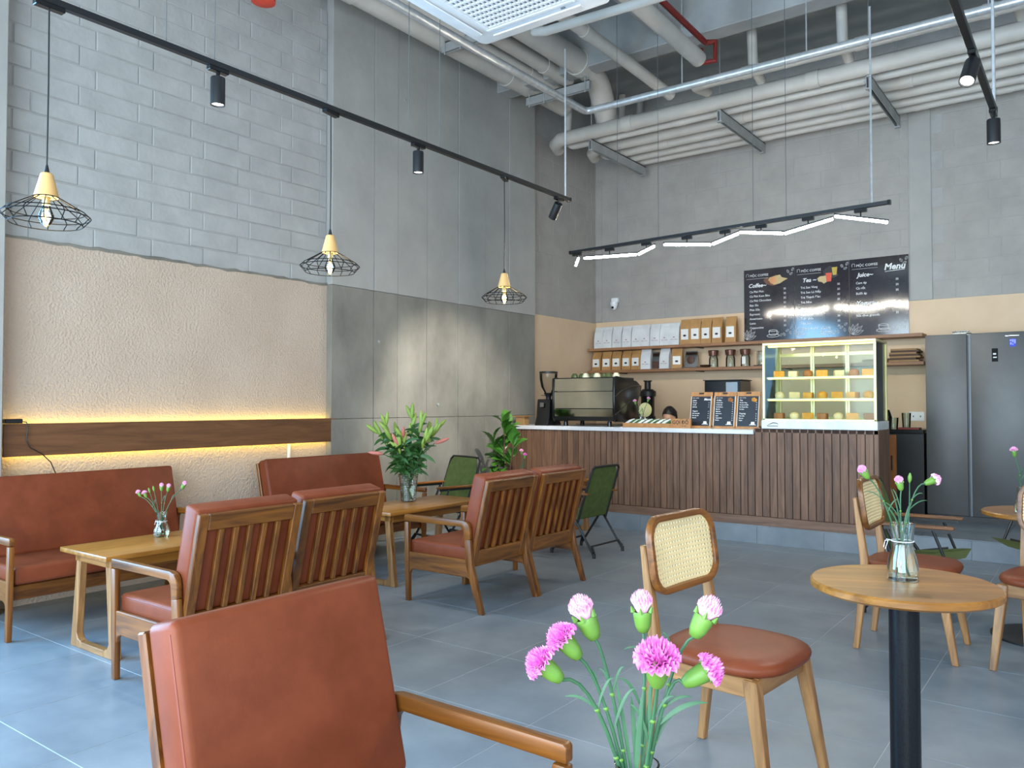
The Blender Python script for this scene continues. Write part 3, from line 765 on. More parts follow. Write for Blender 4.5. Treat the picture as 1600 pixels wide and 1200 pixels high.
def spot(loc, aim, label, group, power=0, r=.036, ln=.145, drop=.03):
    t = thing('spotlight', label, 'spotlight', loc, 0, group)
    a = (Vector(aim) - Vector(loc)); a.normalize()
    q = Vector((0, 0, -1)).rotation_difference(a).to_matrix()
    MB().bb(-.018, .018, -.055, .055, -.022, -.0).build('adapter', M_blackgloss, t, bevel=.003)
    MB().tube([(0, 0, -.02), (0, 0, -.05)], .010, 8).build('swivel', M_blackgloss, t)
    piv = Vector((0, 0, -.045)); off = Vector((0, 0, 0))
    m = MB(); m.lathe([(r * .55, 0), (r * .95, -.004), (r, -.010), (r, -ln), (r * .9, -ln), (r * .82, -ln + .012)], 24, capt=True)
    m.v = [tuple(piv + q @ Vector(v)) for v in m.v]; m.build('housing', M_black, t)
    m = MB(); m.lathe([(r * .82, -ln + .008), (r * .80, -ln + .010)], 24); m.v = [tuple(piv + q @ Vector(v)) for v in m.v]; m.build('lens', M_spotface, t)
    if power:
        l = bpy.data.lights.new('spot_beam', 'SPOT'); l.energy = power; l.spot_size = R(62); l.spot_blend = .7; l.shadow_soft_size = .03; l.color = (1, .93, .82)
        o = bpy.data.objects.new('spot_beam', l); C.objects.link(o); o.parent = t
        o.location = piv + a * (ln + .004); o.rotation_euler = a.to_track_quat('-Z', 'Y').to_euler()
    return t
spot((-3.6, 2.33, ZT - .015), (-3.62, 2.35, 0), 'black cylinder spotlight pointing down near the first pendant lamp', 'cylinder spotlights', 60)
spot((-3.6, 3.81, ZT - .015), (-3.62, 3.83, 0), 'black cylinder spotlight pointing down between second and third pendant', 'cylinder spotlights', 60)
spot((-3.6, 5.50, ZT - .015), (-5.3, 6.3, 1.2), 'tilted black cylinder spotlight at the far end of the left track', 'cylinder spotlights', 300)
spot((-.482, 4.42, ZT - .015), (-.85, 2.85, .7), 'tilted black spotlight halfway along the right track', 'cylinder spotlights', 120)
spot((-.488, 5.38, ZT - .015), (-.49, 5.40, 0), 'black spotlight hanging straight at the end of the right track', 'cylinder spotlights', 40)

def pendant(t):
    drop = .73
    MB().bb(-.018, .018, -.06, .06, -.022, 0).build('adapter', M_blackgloss, t, bevel=.003)
    MB().tube([(0, 0, -.02), (0.002, 0.001, -.35), (0, 0, -drop + .01)], .0035, 6).build('cord', M_black, t)
    MB().lathe([(.005, .035), (.012, .0), (.013, -.004)], 12, (0, 0, -drop)).build('cord_grip', M_black, t)
    MB().lathe([(.020, 0), (.024, -.004), (.048, -.098), (.046, -.104)], 28, (0, 0, -drop)).build('cone_cap', M_lampwood, t)
    zc = -drop - .104
    m = MB(); n = 14
    rings = ((.050, 0.0), (.148, -.058), (.170, -.078), (.140, -.112))
    for k, (r_, z) in enumerate(rings):
        m.tube([(r_ * math.cos(2 * math.pi * i / 28), r_ * math.sin(2 * math.pi * i / 28), zc + z) for i in range(28)], .0024, 5, closed=True)
    for i in range(n):
        a = 2 * math.pi * i / n; c, s = math.cos(a), math.sin(a)
        m.tube([(r_ * c, r_ * s, zc + z) for r_, z in rings], .0023, 5)
    m.build('wire_cage', M_matblack, t)
    MB().lathe([(.015, 0), (.015, -.03), (.017, -.032)], 16, (0, 0, zc)).build('socket', M_gold, t)
    b = MB().lathe([(.014, -.03), (.020, -.05), (.030, -.075), (.030, -.09), (.020, -.112), (.004, -.125)], 20, (0, 0, zc)).build('bulb', M_jar, t)
    f = MB()
    for i in range(5):
        a = 2 * math.pi * i / 5
        f.tube([(.006 * math.cos(a), .006 * math.sin(a), zc - .05), (.010 * math.cos(a + .5), .010 * math.sin(a + .5), zc - .10)], .0012, 5)
    f.build('filament', M_bulb, b)
    l = bpy.data.lights.new('bulb_light', 'POINT'); l.energy = 6; l.color = (1, .74, .42); l.shadow_soft_size = .02
    o = bpy.data.objects.new('bulb_light', l); C.objects.link(o); o.parent = t; o.location = (0, 0, zc - .08)
    return t
pn = pendant(thing('pendant_lamp', 'black wire cage pendant lamp with wooden cone, nearest at the upper left', 'pendant lamp', (-3.6, 1.52, ZT - .015), 0, 'wire cage pendant lamps'))
dup(pn, (-3.6, 3.07, ZT - .015), 0.2, 'middle black wire cage pendant lamp with wooden cone')
dup(pn, (-3.6, 4.75, ZT - .015), 0.4, 'farthest black wire cage pendant lamp, before the concrete wall')

# ---- zigzag of LED tubes over the counter
LSC = 1.043
def led(p): return Vector((p[0] * LSC, p[1] * LSC, 1.3 + (p[2] - 1.3) * LSC))
LA, LB = led((-4.08, 6.44, 2.755)), led((-1.22, 6.23, 2.765))
tr3 = track('light_track', 'black lighting track with zigzag tubes above the counter', LA, LB)
for k in (.186, .335, .64, .735, .958):
    p = (LB - LA) * k; MB().tube([p, p + Vector((0, 0, (gz if k > .9 else ZC) - 2.76))], (.008 if k > .9 else .0022), 6).build('suspension_wire', M_galv if k > .9 else M_cable, tr3)
segs = [((-3.985, 6.433, 2.715), (-4.025, 6.435, 2.625)), ((-3.927, 6.429, 2.695), (-3.350, 6.395, 2.662)), ((-3.339, 6.394, 2.658), (-3.162, 6.383, 2.715)),
        ((-3.076, 6.377, 2.714), (-2.625, 6.346, 2.655)), ((-2.619, 6.346, 2.656), (-2.38, 6.328, 2.716)), ((-2.374, 6.328, 2.724), (-2.004, 6.299, 2.662)),
        ((-2.001, 6.299, 2.658), (-1.619, 6.267, 2.718)), ((-1.611, 6.266, 2.737), (-1.228, 6.231, 2.631))]
order = ['first, steeply tilted', 'second', 'third', 'fourth', 'fifth', 'sixth', 'seventh', 'last and rightmost']
for k, (a, b) in enumerate(segs):
    a, b = led(a), led(b); c = (a + b) / 2; d = b - a
    t = thing('led_tube', order[k] + ' white LED tube from the left under the counter track', 'LED light', c, 0, 'zigzag LED tubes')
    q = Vector((1, 0, 0)).rotation_difference(d).to_matrix()
    MB().box((0, 0, .004), (d.length, .020, .012), q).build('holder', M_black, t)
    MB().box((0, 0, -.012), (d.length - .01, .020, .020), q).build('diffuser', M_led, t, bevel=.004)
    zz = (LA + (LB - LA) * ((c.x - LA.x) / (LB.x - LA.x))).z - c.z
    MB().bb(-.045, .045, -.017, .017, zz - .042, zz - .016).tube([(0, 0, 0), (0, 0, zz - .04)], .005, 6).build('adapter', M_blackgloss, t)

# ================================================================== COUNTER
YC = 7.37
ct = thing('service_counter', 'long service counter clad in vertical brown wooden slats', 'counter', (-3.59, YC, ZP))
def cx(x): return x + 3.59
MB().bb(cx(-5.62), cx(-1.56), .014, .44, .0, .865).build('carcass', M_black, ct)
x = -5.62; P_ = .0695
ms = MB().bb(-.0315, .0315, 0, .014, .085, .845).mesh('slat', bevel=.002); ms.materials.append(M_slat)
mt = MB().bb(-.0315, .0315, 0, .014, .085, .905).mesh('slat', bevel=.002); mt.materials.append(M_slat)
while x + P_ < -1.55:
    link('slat', mt if x > -2.66 else ms, None, ct, (cx(x) + P_ / 2, 0, 0)); x += P_
MB().bb(cx(-5.62), cx(-3.1), -.012, .014, .0, .082).build('plinth_board', M_slatx, ct, bevel=.002)
MB().bb(cx(-3.098), cx(-1.55), -.012, .014, .0, .082).build('plinth_board', M_slatx, ct, bevel=.002)
MB().bb(cx(x + .002), cx(-1.550), .0, .44, .083, .905).build('end_panel', M_slat, ct, bevel=.002)
MB().bb(cx(-5.63), cx(-2.64), -.018, .70, .848, .890).build('worktop', M_topwhite, ct, bevel=.003)
MB().bb(cx(-2.638), cx(-1.552), .0, .44, .868, .904).build('display_shelf', M_slatx, ct, bevel=.002)
MB().bb(cx(-5.62), cx(-2.66), .44, .66, .0, .845).build('carcass', M_cab, ct)

ZK = ZP + .890      # worktop level 1.06
# ---- pastry display case
ZD = ZP + .904
dc = thing('display_case', 'lit glass pastry display case with pale gold frame on the counter', 'display case', (-2.06, 7.375, ZD))
W, D_, H0, H1 = 1.0, .44, .078, .775
MB().bb(-.505, .505, -.012, D_, 0, H0).build('base', M_marble, dc, bevel=.004)
lg = MB().tube([(-.455, -.013, .030), (-.43, -.013, .042), (-.395, -.013, .056), (-.36, -.013, .052), (-.345, -.013, .040)], [.001, .003, .0045, .004, .001], 6).bb(-.45, -.35, -.0135, -.012, .022, .028)
lg.build('logo_mark', M_ink, dc)
for (xx, yy) in ((-.485, .008), (.485, .008), (.485, D_ - .02), (-.485, D_ - .02)):
    MB().bb(xx - .011, xx + .011, yy - .008, yy + .012, H0, H1).build('post', M_gold, dc, bevel=.002)
MB().bb(-.496, .496, .0, D_ - .008, H1, H1 + .022).build('roof', M_gold, dc, bevel=.003)
MB().bb(-.496, .496, .0, .016, H0, H0 + .014).build('sill', M_gold, dc)
MB().bb(-.474, .474, .002, .007, H0 + .015, H1).build('front_pane', M_pane, dc, smooth=0)
for s in (-1, 1): MB().bb(s * .486 - .0025, s * .486 + .0025, .021, D_ - .03, H0, H1).build('side_pane', M_pane, dc, smooth=0)
for k in range(3):
    xa = -.474 + k * .316
    MB().bb(xa + .004, xa + .020, D_ - .03, D_ - .012, H0, H1).bb(xa + .300, xa + .316, D_ - .03, D_ - .012, H0, H1).bb(xa + .02, xa + .3, D_ - .03, D_ - .012, H1 - .09, H1 - .06).bb(xa + .02, xa + .3, D_ - .03, D_ - .012, H0, H0 + .03).build('rear_door_frame', M_gold, dc)
    MB().bb(xa + .020, xa + .300, D_ - .024, D_ - .020, H0 + .03, H1 - .09).build('rear_door_pane', M_pane, dc, smooth=0)
shz = (.27, .47)
for z in shz:
    MB().bb(-.470, .470, .05, D_ - .05, z, z + .006).build('shelf', M_pane, dc, smooth=0)
    MB().bb(-.470, .470, .046, .052, z - .006, z + .009).build('shelf_trim', M_gold, dc)
    MB().bb(-.460, .460, .056, .066, z - .010, z - .002).build('shelf_light', M_caseglow, dc)
MB().bb(-.46, .46, .06, .10, H1 - .014, H1 - .002).build('top_light', M_caseglow, dc)
MB().bb(-.470, .470, .03, D_ - .04, H0, H0 + .006).build('deck', M_white, dc)
M_cake = [noisy('pastry_orange', (214, 140, 40), (240, 178, 70), 20, .6, .2, .004, 60, world=False), noisy('pastry_brown', (150, 88, 44), (190, 124, 66), 20, .6, .2, .004, 60, world=False), noisy('pastry_cream', (236, 214, 160), (246, 230, 190), 20, .6, .2, .004, 60, world=False)]
cname = ['golden sponge cake', 'brown baked pastry', 'cream coloured cake']
lvl = {H0 + .006: 'on the case floor', shz[0] + .006: 'on the middle glass shelf', shz[1] + .006: 'on the top glass shelf'}
pm = {}
def pastry_mesh(kind, k):
    if (kind, k) not in pm:
        m = MB()
        if kind == 0: m.bb(-.04, .04, -.05, .05, 0, .055)
        elif kind == 1: m.lathe([(.038, 0), (.045, .02), (.042, .045), (.025, .06), (.004, .066)], 14)
        else: m.prism([(-.05, -.035), (.05, 0), (-.05, .035)], 0, .06, 'z')
        me = m.mesh('pastry', bevel=.006, seg=2); me.materials.append(M_cake[k]); pm[(kind, k)] = me
    return pm[(kind, k)]
random.seed(11)
sidew = ['leftmost', 'second', 'third', 'fourth', 'fifth', 'sixth', 'rightmost']
for z, w in lvl.items():
    for i in range(7):
        k = {0: (i + 1) % 3, 1: 0 if i > 1 else 2, 2: (i * 2) % 3}[list(lvl).index(z)]
        kind = (i + list(lvl).index(z)) % 3
        tray = thing('pastry', cname[k] + ' ' + w + ', ' + sidew[i] + ' of its row', 'pastry', (-2.06 - .40 + i * .133, 7.375 + .19 + random.uniform(-.03, .03), ZD + z), 0, 'pastries in the display case')
        link('cake', pastry_mesh(kind, k), None, tray, (0, 0, .006), (0, 0, random.uniform(-.4, .4)))
        MB().lathe([(.048, 0), (.056, .006)], 16).build('doily', M_white, tray)

# ---- coffee machine
cm = thing('espresso_machine', 'large espresso machine with polished steel back panel and black sides', 'coffee machine', (-4.57, 7.45, ZK))
prof = [(.02, .05), (.56, .05), (.58, .12), (.52, .26), (.60, .38), (.62, .44), (.50, .50), (.05, .545), (.0, .53), (-.01, .30), (.0, .10)]
for s in (-1, 1):
    xa, xb = (.375, .400) if s > 0 else (-.400, -.375)
    sp = MB().prism(prof, xa, xb, 'x').build('side_panel', M_blackgloss, cm, bevel=.006, seg=2)
    if s > 0:
        MB().tube([(.402, .0, .32), (.402, .12, .38), (.402, .35, .44), (.402, .61, .45)], .004, 6).build('trim_line', M_steel, sp)
        MB().tube([(.402, .0, .13), (.402, .15, .19), (.402, .33, .27), (.402, .53, .33)], .004, 6).build('trim_line', M_steel, sp)
MB().bb(-.374, .374, .01, .50, .06, .12).build('drip_body', M_blackgloss, cm)
MB().bb(-.374, .374, .02, .48, .12, .50).build('body', M_blackgloss, cm)
for (z0, z1, tilt) in ((.385, .525, 4), (.195, .380, 0), (.105, .190, -5)):
    q = Matrix.Rotation(R(-tilt), 3, 'X')
    MB().box((0, .012, (z0 + z1) / 2), (.748, .012, z1 - z0), q).build('back_panel', M_chrome, cm, bevel=.003)
MB().bb(-.37, .37, .03, .49, .505, .535).build('cup_tray', M_blackgloss, cm, bevel=.004)
for (xx, yy) in ((-.28, .1), (.28, .1), (-.28, .45), (.28, .45)):
    MB().lathe([(.028, 0), (.022, .055)], 12, (xx, yy, 0)).build('foot', M_blackgloss, cm)
for k in (-.2, .15): MB().tube([(k, .56, .30), (k, .66, .27), (k, .80, .26)], .016, 10).build('group_handle', M_blackgloss, cm)
cupm = MB().lathe([(.022, 0), (.036, .022), (.040, .048), (.038, .048), (.033, .024), (.018, .006)], 20, capt=False).mesh('cup', smooth=40)
M_cupg = noisy('green_glazed_cup', (66, 78, 44), (96, 108, 66), 8, .3, 0, world=False); M_cupw = plain('cream_cup', (228, 224, 196), .35)
cupw, cupg = cupm.copy(), cupm.copy(); cupw.materials.append(M_cupw); cupg.materials.append(M_cupg)
for i in range(8):
    g_ = i in (0, 1, 3, 5, 6)
    o = link('cup', cupg if g_ else cupw, None, None, (-4.74 + i * .072, 7.56 + .04 * (i % 2), ZK + .583), (math.pi, 0, 0))
    tag(o, ('green' if g_ else 'cream') + ' upturned cup on the espresso machine, ' + ['first', 'second', 'third', 'fourth', 'fifth', 'sixth', 'seventh', 'eighth'][i] + ' from the left', 'cup', 'cups on the espresso machine')
# ---- grinder
gr = thing('coffee_grinder', 'black coffee grinder with clear cone hopper left of the espresso machine', 'grinder', (-5.12, 7.60, ZK))
MB().prism([(-.16, 0), (.14, 0), (.10, .06), (.09, .30), (-.10, .30), (-.12, .10)], -.09, .09, 'x').build('body', M_blackgloss, gr, bevel=.012, seg=2)
MB().bb(-.03, .02, -.131, -.124, .21, .26).build('display', M_steel, gr)
MB().lathe([(.03, .30), (.03, .325), (.05, .36), (.058, .372)], 20).build('collar', M_black, gr)
MB().lathe([(.045, .372), (.085, .44), (.102, .53), (.104, .60)], 28, capb=False, capt=False).build('hopper', M_hopper, gr)
MB().lathe([(.107, .60), (.107, .615), (.100, .618)], 28).build('lid', M_black, gr)
MB().tube([(-.03, 0, .34), (-.09, -.02, .345)], .004, 6).build('lever', M_black, gr)
# ---- order sign with tray of wrapped straws
tr = thing('sample_tray', 'wooden tray of wrapped sweets beside the order sign', 'tray', (-3.80, 7.52, ZK))
MB().bb(-.28, .28, -.06, .10, 0, .010).build('tray_base', M_boardwood, tr)
for (a, b, c, d) in ((-.28, .28, -.06, -.05), (-.28, .28, .09, .10), (-.28, -.27, -.05, .09), (.27, .28, -.05, .09)):
    MB().bb(a, b, c, d, .010, .045).build('tray_side', M_boardwood, tr, bevel=.002)
wrapm = MB().tube([(-.055, 0, 0), (-.04, 0, 0), (0, 0, .002), (.04, 0, 0), (.055, 0, 0)], [.010, .014, .018, .014, .010], 8).mesh('wrapped_sweet', smooth=50)
wm = [wrapm.copy(), wrapm.copy()]; wm[0].materials.append(M_bagwhite); wm[1].materials.append(M_leaflily)
for i in range(14):
    o = link('wrapped_sweet', wm[i % 2], None, None, (-4.03 + i * .035, 7.53 + .01 * (i % 3), ZK + .058), (0, R(-25), R(35)))
    tag(o, ('white' if i % 2 == 0 else 'green') + ' wrapped sweet in the wooden tray, ' + ['first', 'second', 'third', 'fourth', 'fifth', 'sixth', 'last'][i // 2] + ' of its colour from the left', 'sweet', 'wrapped sweets in the tray')
sg = thing('order_sign', 'small wooden block sign reading GỌI ĐỒ on the counter', 'sign', (-3.415, 7.44, ZK))
MB().bb(-.105, .105, 0, .035, 0, .095).build('block', M_boardwood, sg, bevel=.003)
text_mesh([('GỌI ĐỒ', .05, 0, .042, 'CENTER', 0, .0006)]).bb(.012, .030, -.0005, .0005, .020, .025).bb(.036, .060, -.0005, .0005, .020, .025).build('lettering', M_ink, sg, loc=(0, -.001, 0), smooth=0, fix=False)
# ---- three clipboard menus leaning on the counter
for k, xx in enumerate((-3.28, -3.03, -2.79)):
    t = thing('menu_clipboard', ['leftmost', 'middle', 'rightmost'][k] + ' small wooden clipboard menu standing on the counter', 'menu', (xx, 7.60, ZK), 0, 'clipboard menus on the counter')
    q = Matrix.Rotation(R(-10), 3, 'X')
    def bx(name, c, s, mat, bv=.002, par=None):
        m = MB(); m.box(q @ Vector(c), s, q); return m.build(name, mat, par or t, bevel=bv)
    bd = bx('board', (0, .006, .185), (.235, .010, .37), M_boardwood)
    sh = bx('sheet', (0, -.0005, .175), (.205, .003, .30), M_slate, 0)
    bx('clip', (0, -.004, .356), (.05, .010, .014), M_ink)
    bx('frame_edge', (-.105, -.001, .175), (.004, .005, .30), M_label, 0); bx('frame_edge', (.105, -.001, .175), (.004, .005, .30), M_label, 0)
    bx('stand_foot', (0, .035, .010), (.20, .06, .018), M_boardwood)
    L = [['Juice', 'Cam ép', 'Cà rốt', 'Bưởi ép', '', 'Yogurt', 'Sữa chua phin', 'Sữa chua đá', 'Granola'], ['Coffee', 'Cà Phê Phin', 'Cà Phê Sữa', 'Cà Phê Kem', 'Bạc Sỉu', 'Espresso', 'Americano', 'Latte', 'Cappuccino', 'Mocha'], ['Tea', 'Trà Sen Vàng', 'Trà Sen Lá Nếp', 'Trà Thạch Đào', 'Trà Nho', '', 'Topping', 'Trân châu', 'Hạt sen', 'Thạch']][k]
    it = [('MỘC COFFEE', .011, -.09, .305, 'LEFT', 0, 0)]
    for j, s in enumerate(L):
        if s: it.append((s, .020 if s in ('Juice', 'Yogurt', 'Coffee', 'Tea', 'Topping') else .014, -.088, .278 - j * .022, 'LEFT', 0.2 if j in (0, 5, 6) else 0, .0003)); 
        if s and j: it.append(('35', .012, .078, .278 - j * .022, 'LEFT', 0, 0))
    if k == 0: it.append(('Menu', .032, .03, .285, 'LEFT', .25, .0008))
    m = text_mesh(it); m.v = [tuple(q @ Vector(v)) for v in m.v]; m.build('lettering', M_chalk, sh, loc=(0, -.0035, .0), smooth=0, fix=False)
    if k:
        m = MB(); 
        for j in range(5): m.lathe([(.001, 0), (.012 + .003 * (j % 3), .0012)], 9, (.045 + .012 * (j % 3), .012 * (j // 3), 0))
        m.v = [tuple(q @ Vector((v[0], -v[2] - .003, v[1] + .285))) for v in m.v]; m.build('drink_picture', M_cake[1 if k == 1 else 0], sh, smooth=0)
    m = MB(); m.prism([(.035, .045), (.075, .045), (.070, .07), (.04, .07)], -.0045, -.0035, 'y').prism([(.02, .038), (.09, .038), (.085, .043), (.025, .043)], -.0045, -.0035, 'y')
    m.v = [tuple(q @ Vector(v)) for v in m.v]; m.build('cup_drawing', M_chalk, sh, smooth=0)

# ================================================================== BACK WALL SHELVES
for k, (z, lb, x0, x1) in enumerate(((2.055, 'upper long wooden wall shelf holding coffee bags and menu boards', -5.62, -1.515), (1.757, 'lower long wooden wall shelf holding bags and jars', -5.62, -1.505))):
    t = thing('wall_shelf', lb, 'shelf', ((x0 + x1) / 2, 9.425, z), 0, 'wall shelves')
    MB().bb(-(x1 - x0) / 2, (x1 - x0) / 2, -.13, .13, -.036, 0).build('board', M_shelf, t, bevel=.002)
    for s in (-1.6, -.5, .6, 1.6): MB().bb(s - .012, s + .012, -.10, .13, -.046, -.036).build('bracket', M_black, t)
def bag(t, w, h, d, mat, lab, ink):
    """flat-bottom coffee bag, front towards -y, pinched and folded at the top"""
    m = MB(); n = 7
    prof = [(0, .50, 1.0), (.05, .50, 1.0), (.5, .46, .99), (.72, .34, .98), (.86, .16, .97), (.93, .05, .98), (1.0, .04, 1.0)]
    for i, (f, dd, ww) in enumerate(prof):
        a, b = w / 2 * ww, d * dd
        for (x, y) in ((-a, -b), (0, -b * 1.06), (a, -b), (a * .93, 0), (a, b), (0, b * 1.06), (-a, b), (-a * .93, 0)): m.v.append((x, y + d * .1 * max(0, f - .4), f * h))
    for i in range(n - 1):
        for j in range(8): m.f.append((i * 8 + j, i * 8 + (j + 1) % 8, (i + 1) * 8 + (j + 1) % 8, (i + 1) * 8 + j))
    m.f += [tuple(range(7, -1, -1)), tuple(range((n - 1) * 8, n * 8))]
    b = m.build('pouch', mat, t, bevel=.003, smooth=35)
    if lab:
        lw, z0, z1 = w * .36, h * .20, h * .62
        q = MB().bb(-lw, lw, -d * .535, -d * .525, z0, z1).build('label', M_label, t)
        ph = h * .36
        e = MB().lathe([(.001, 0), (w * .12, .0006), (.001, .0012)], 14)
        e.v = [(v[0] * 1.3, -d * .537 - v[2], ph + v[1] * .8) for v in e.v]; e.build('emblem', ink, q, smooth=0)
    else:
        e = MB().lathe([(.001, 0), (w * .07, .0006), (.001, .0012)], 12)
        e.v = [(v[0] * 1.4, -d * .535 - v[2], h * .36 + v[1] * .7) for v in e.v]; e.build('emblem', ink, b, smooth=0)
        text_mesh([('MỘC COFFEE', w * .11, 0, h * .24, 'CENTER', 0, 0)]).build('lettering', M_inkred, b, loc=(0, -d * .535, 0), smooth=0, fix=False)
    MB().bb(-w / 2, w / 2, -.004 + d * .06, .004 + d * .06, h * .985, h * 1.02).build('fold', mat, t, bevel=.002)
    return t
Z1, Z2 = 2.055, 1.757
nth = ['first', 'second', 'third', 'fourth', 'fifth', 'sixth', 'seventh', 'eighth', 'ninth', 'tenth']
bw = bag(thing('coffee_bag', nth[0] + ' white coffee bag from the left on the upper shelf', 'coffee bag', (-5.49, 9.40, Z1), 0, 'white bags on the upper shelf'), .136, .285, .085, M_bagwhite, False, M_inkred)
for i, x in enumerate((-5.352, -5.210, -5.066, -4.925, -4.790, -4.652, -4.514, -4.375)):
    dup(bw, (x, 9.40 + random.uniform(-.01, .01), Z1), random.uniform(-.06, .06), nth[i + 1] + ' white coffee bag from the left on the upper shelf')
bk = bag(thing('coffee_bag', nth[0] + ' brown kraft coffee bag from the left on the upper shelf', 'coffee bag', (-4.228, 9.40, Z1), 0, 'kraft bags on the upper shelf'), .138, .315, .095, M_kraft, True, M_ink)
for i, x in enumerate((-4.088, -3.944, -3.800, -3.628)):
    dup(bk, (x, 9.39, Z1), random.uniform(-.08, .08), nth[i + 1] + ' brown kraft coffee bag from the left on the upper shelf')
bk2 = bag(thing('coffee_bag', nth[0] + ' brown kraft coffee bag from the left on the lower shelf', 'coffee bag', (-5.525, 9.40, Z2), 0, 'kraft bags on the lower shelf'), .136, .250, .090, M_kraft, True, M_ink)
for i, x in enumerate((-5.365, -5.213, -5.060, -4.920)):
    dup(bk2, (x, 9.39, Z2), random.uniform(-.08, .08), nth[i + 1] + ' brown kraft coffee bag from the left on the lower shelf')
dup(bk2, (-4.345, 9.385, Z2), .25, 'single brown kraft bag right of the white bags on the lower shelf', 'kraft bags on the lower shelf')
bw2 = bag(thing('coffee_bag', 'left white coffee bag on the lower shelf beside the dark pouch', 'coffee bag', (-4.785, 9.40, Z2), .05, 'white bags on the lower shelf'), .140, .262, .09, M_bagwhite, False, M_inkred)
dup(bw2, (-4.515, 9.40, Z2), -.08, 'right white coffee bag on the lower shelf beside the dark pouch')
M_beans = noisy('dark_beans', (60, 36, 26), (96, 60, 44), 60, .5, .3, .004, 90, world=False)
t = bag(thing('coffee_pouch', 'dark bean pouch with grey top between two white bags', 'coffee bag', (-4.652, 9.42, Z2), 0), .10, .22, .07, M_steel, False, M_ink)
MB().bb(-.045, .045, -.040, -.037, .01, .10).build('bean_window', M_beans, t, bevel=.002)
t = bag(thing('snack_pouch', 'silver pouch with red brown window on the lower shelf', 'coffee bag', (-4.155, 9.40, Z2 + .012), 0), .16, .20, .07, M_steel, False, M_ink)
MB().lathe([(.001, 0), (.05, .001), (.045, .003)], 20).build('window', M_beans, t).rotation_euler = (R(90), 0, 0)
t.children[-1].location = (0, -.040, .09)
tag(MB().lathe([(.05, 0), (.10, .004), (.13, .012), (.126, .012), (.05, .008)], 28).build('plate', M_white, loc=(-4.165, 9.40, Z2)), 'white saucer under the silver pouch on the lower shelf', 'plate')
tag(MB().lathe([(.03, 0), (.06, .012), (.075, .034), (.07, .034), (.02, .01)], 24).build('bowl', M_steel, loc=(-3.965, 9.38, Z2)), 'small grey bowl beside the silver pouch on the lower shelf', 'bowl')
def jar(t):
    MB().lathe([(.052, 0), (.056, .006), (.056, .10), (.050, .125), (.048, .14)], 24, capt=False).build('glass', M_jar, t)
    MB().lathe([(.040, .14), (.058, .145), (.066, .205), (.062, .212), (.04, .214)], 24).build('lid', M_lidc, t)
    return t
M_lidc = plain('copper_lid', (128, 92, 80), .25, .8)
j0 = jar(thing('storage_jar', 'left glass jar with copper lid on the lower shelf', 'jar', (-3.867, 9.40, Z2), 0, 'copper lidded jars'))
dup(j0, (-3.650, 9.40, Z2), 0, 'middle glass jar with copper lid on the lower shelf')
j3 = dup(j0, (-3.462, 9.40, Z2), 0, 'right glass jar with copper lid and white tag on the lower shelf')
MB().bb(-.022, .022, -.060, -.057, .03, .12).build('tag', M_label, j3)
t = thing('clear_container', 'clear square container on a black tray near the display case', 'container', (-3.255, 9.40, Z2))
MB().bb(-.055, .055, -.05, .05, .012, .18).build('tub', M_jar, t, bevel=.008, seg=2); MB().bb(-.085, .085, -.07, .07, 0, .012).build('tray', M_black, t, bevel=.003)
# folders stacked at the right end of the lower shelf
M_fold = plain('folder_brown', (150, 116, 74), .6); M_fold2 = plain('folder_dark', (70, 44, 34), .6)
fx = [(-1.70, .30), (-1.72, .28), (-1.69, .30), (-1.70, .29), (-1.71, .27), (-1.69, .28), (-1.70, .26)]
z = Z2
for i, (xx, w) in enumerate(fx):
    h = .020
    o = MB().bb(-w / 2, w / 2, -.11, .11, 0, h).build('folder', (M_fold, M_fold2)[i % 2], loc=(xx, 9.42, z), bevel=.003)
    tag(o, ('tan' if i % 2 == 0 else 'dark brown') + ' folder, ' + nth[i] + ' from the bottom of the stack beside the fridge', 'folder', 'folders stacked on the lower shelf'); z += h
tag(MB().bb(-.13, .13, -.1, .1, 0, .018).bb(-.13, .13, -.1, .1, .021, .038).build('menu_binder', M_fold, loc=(-1.99, 9.42, Z2), bevel=.003), 'flat brown binder left of the folder stack on the lower shelf', 'binder')

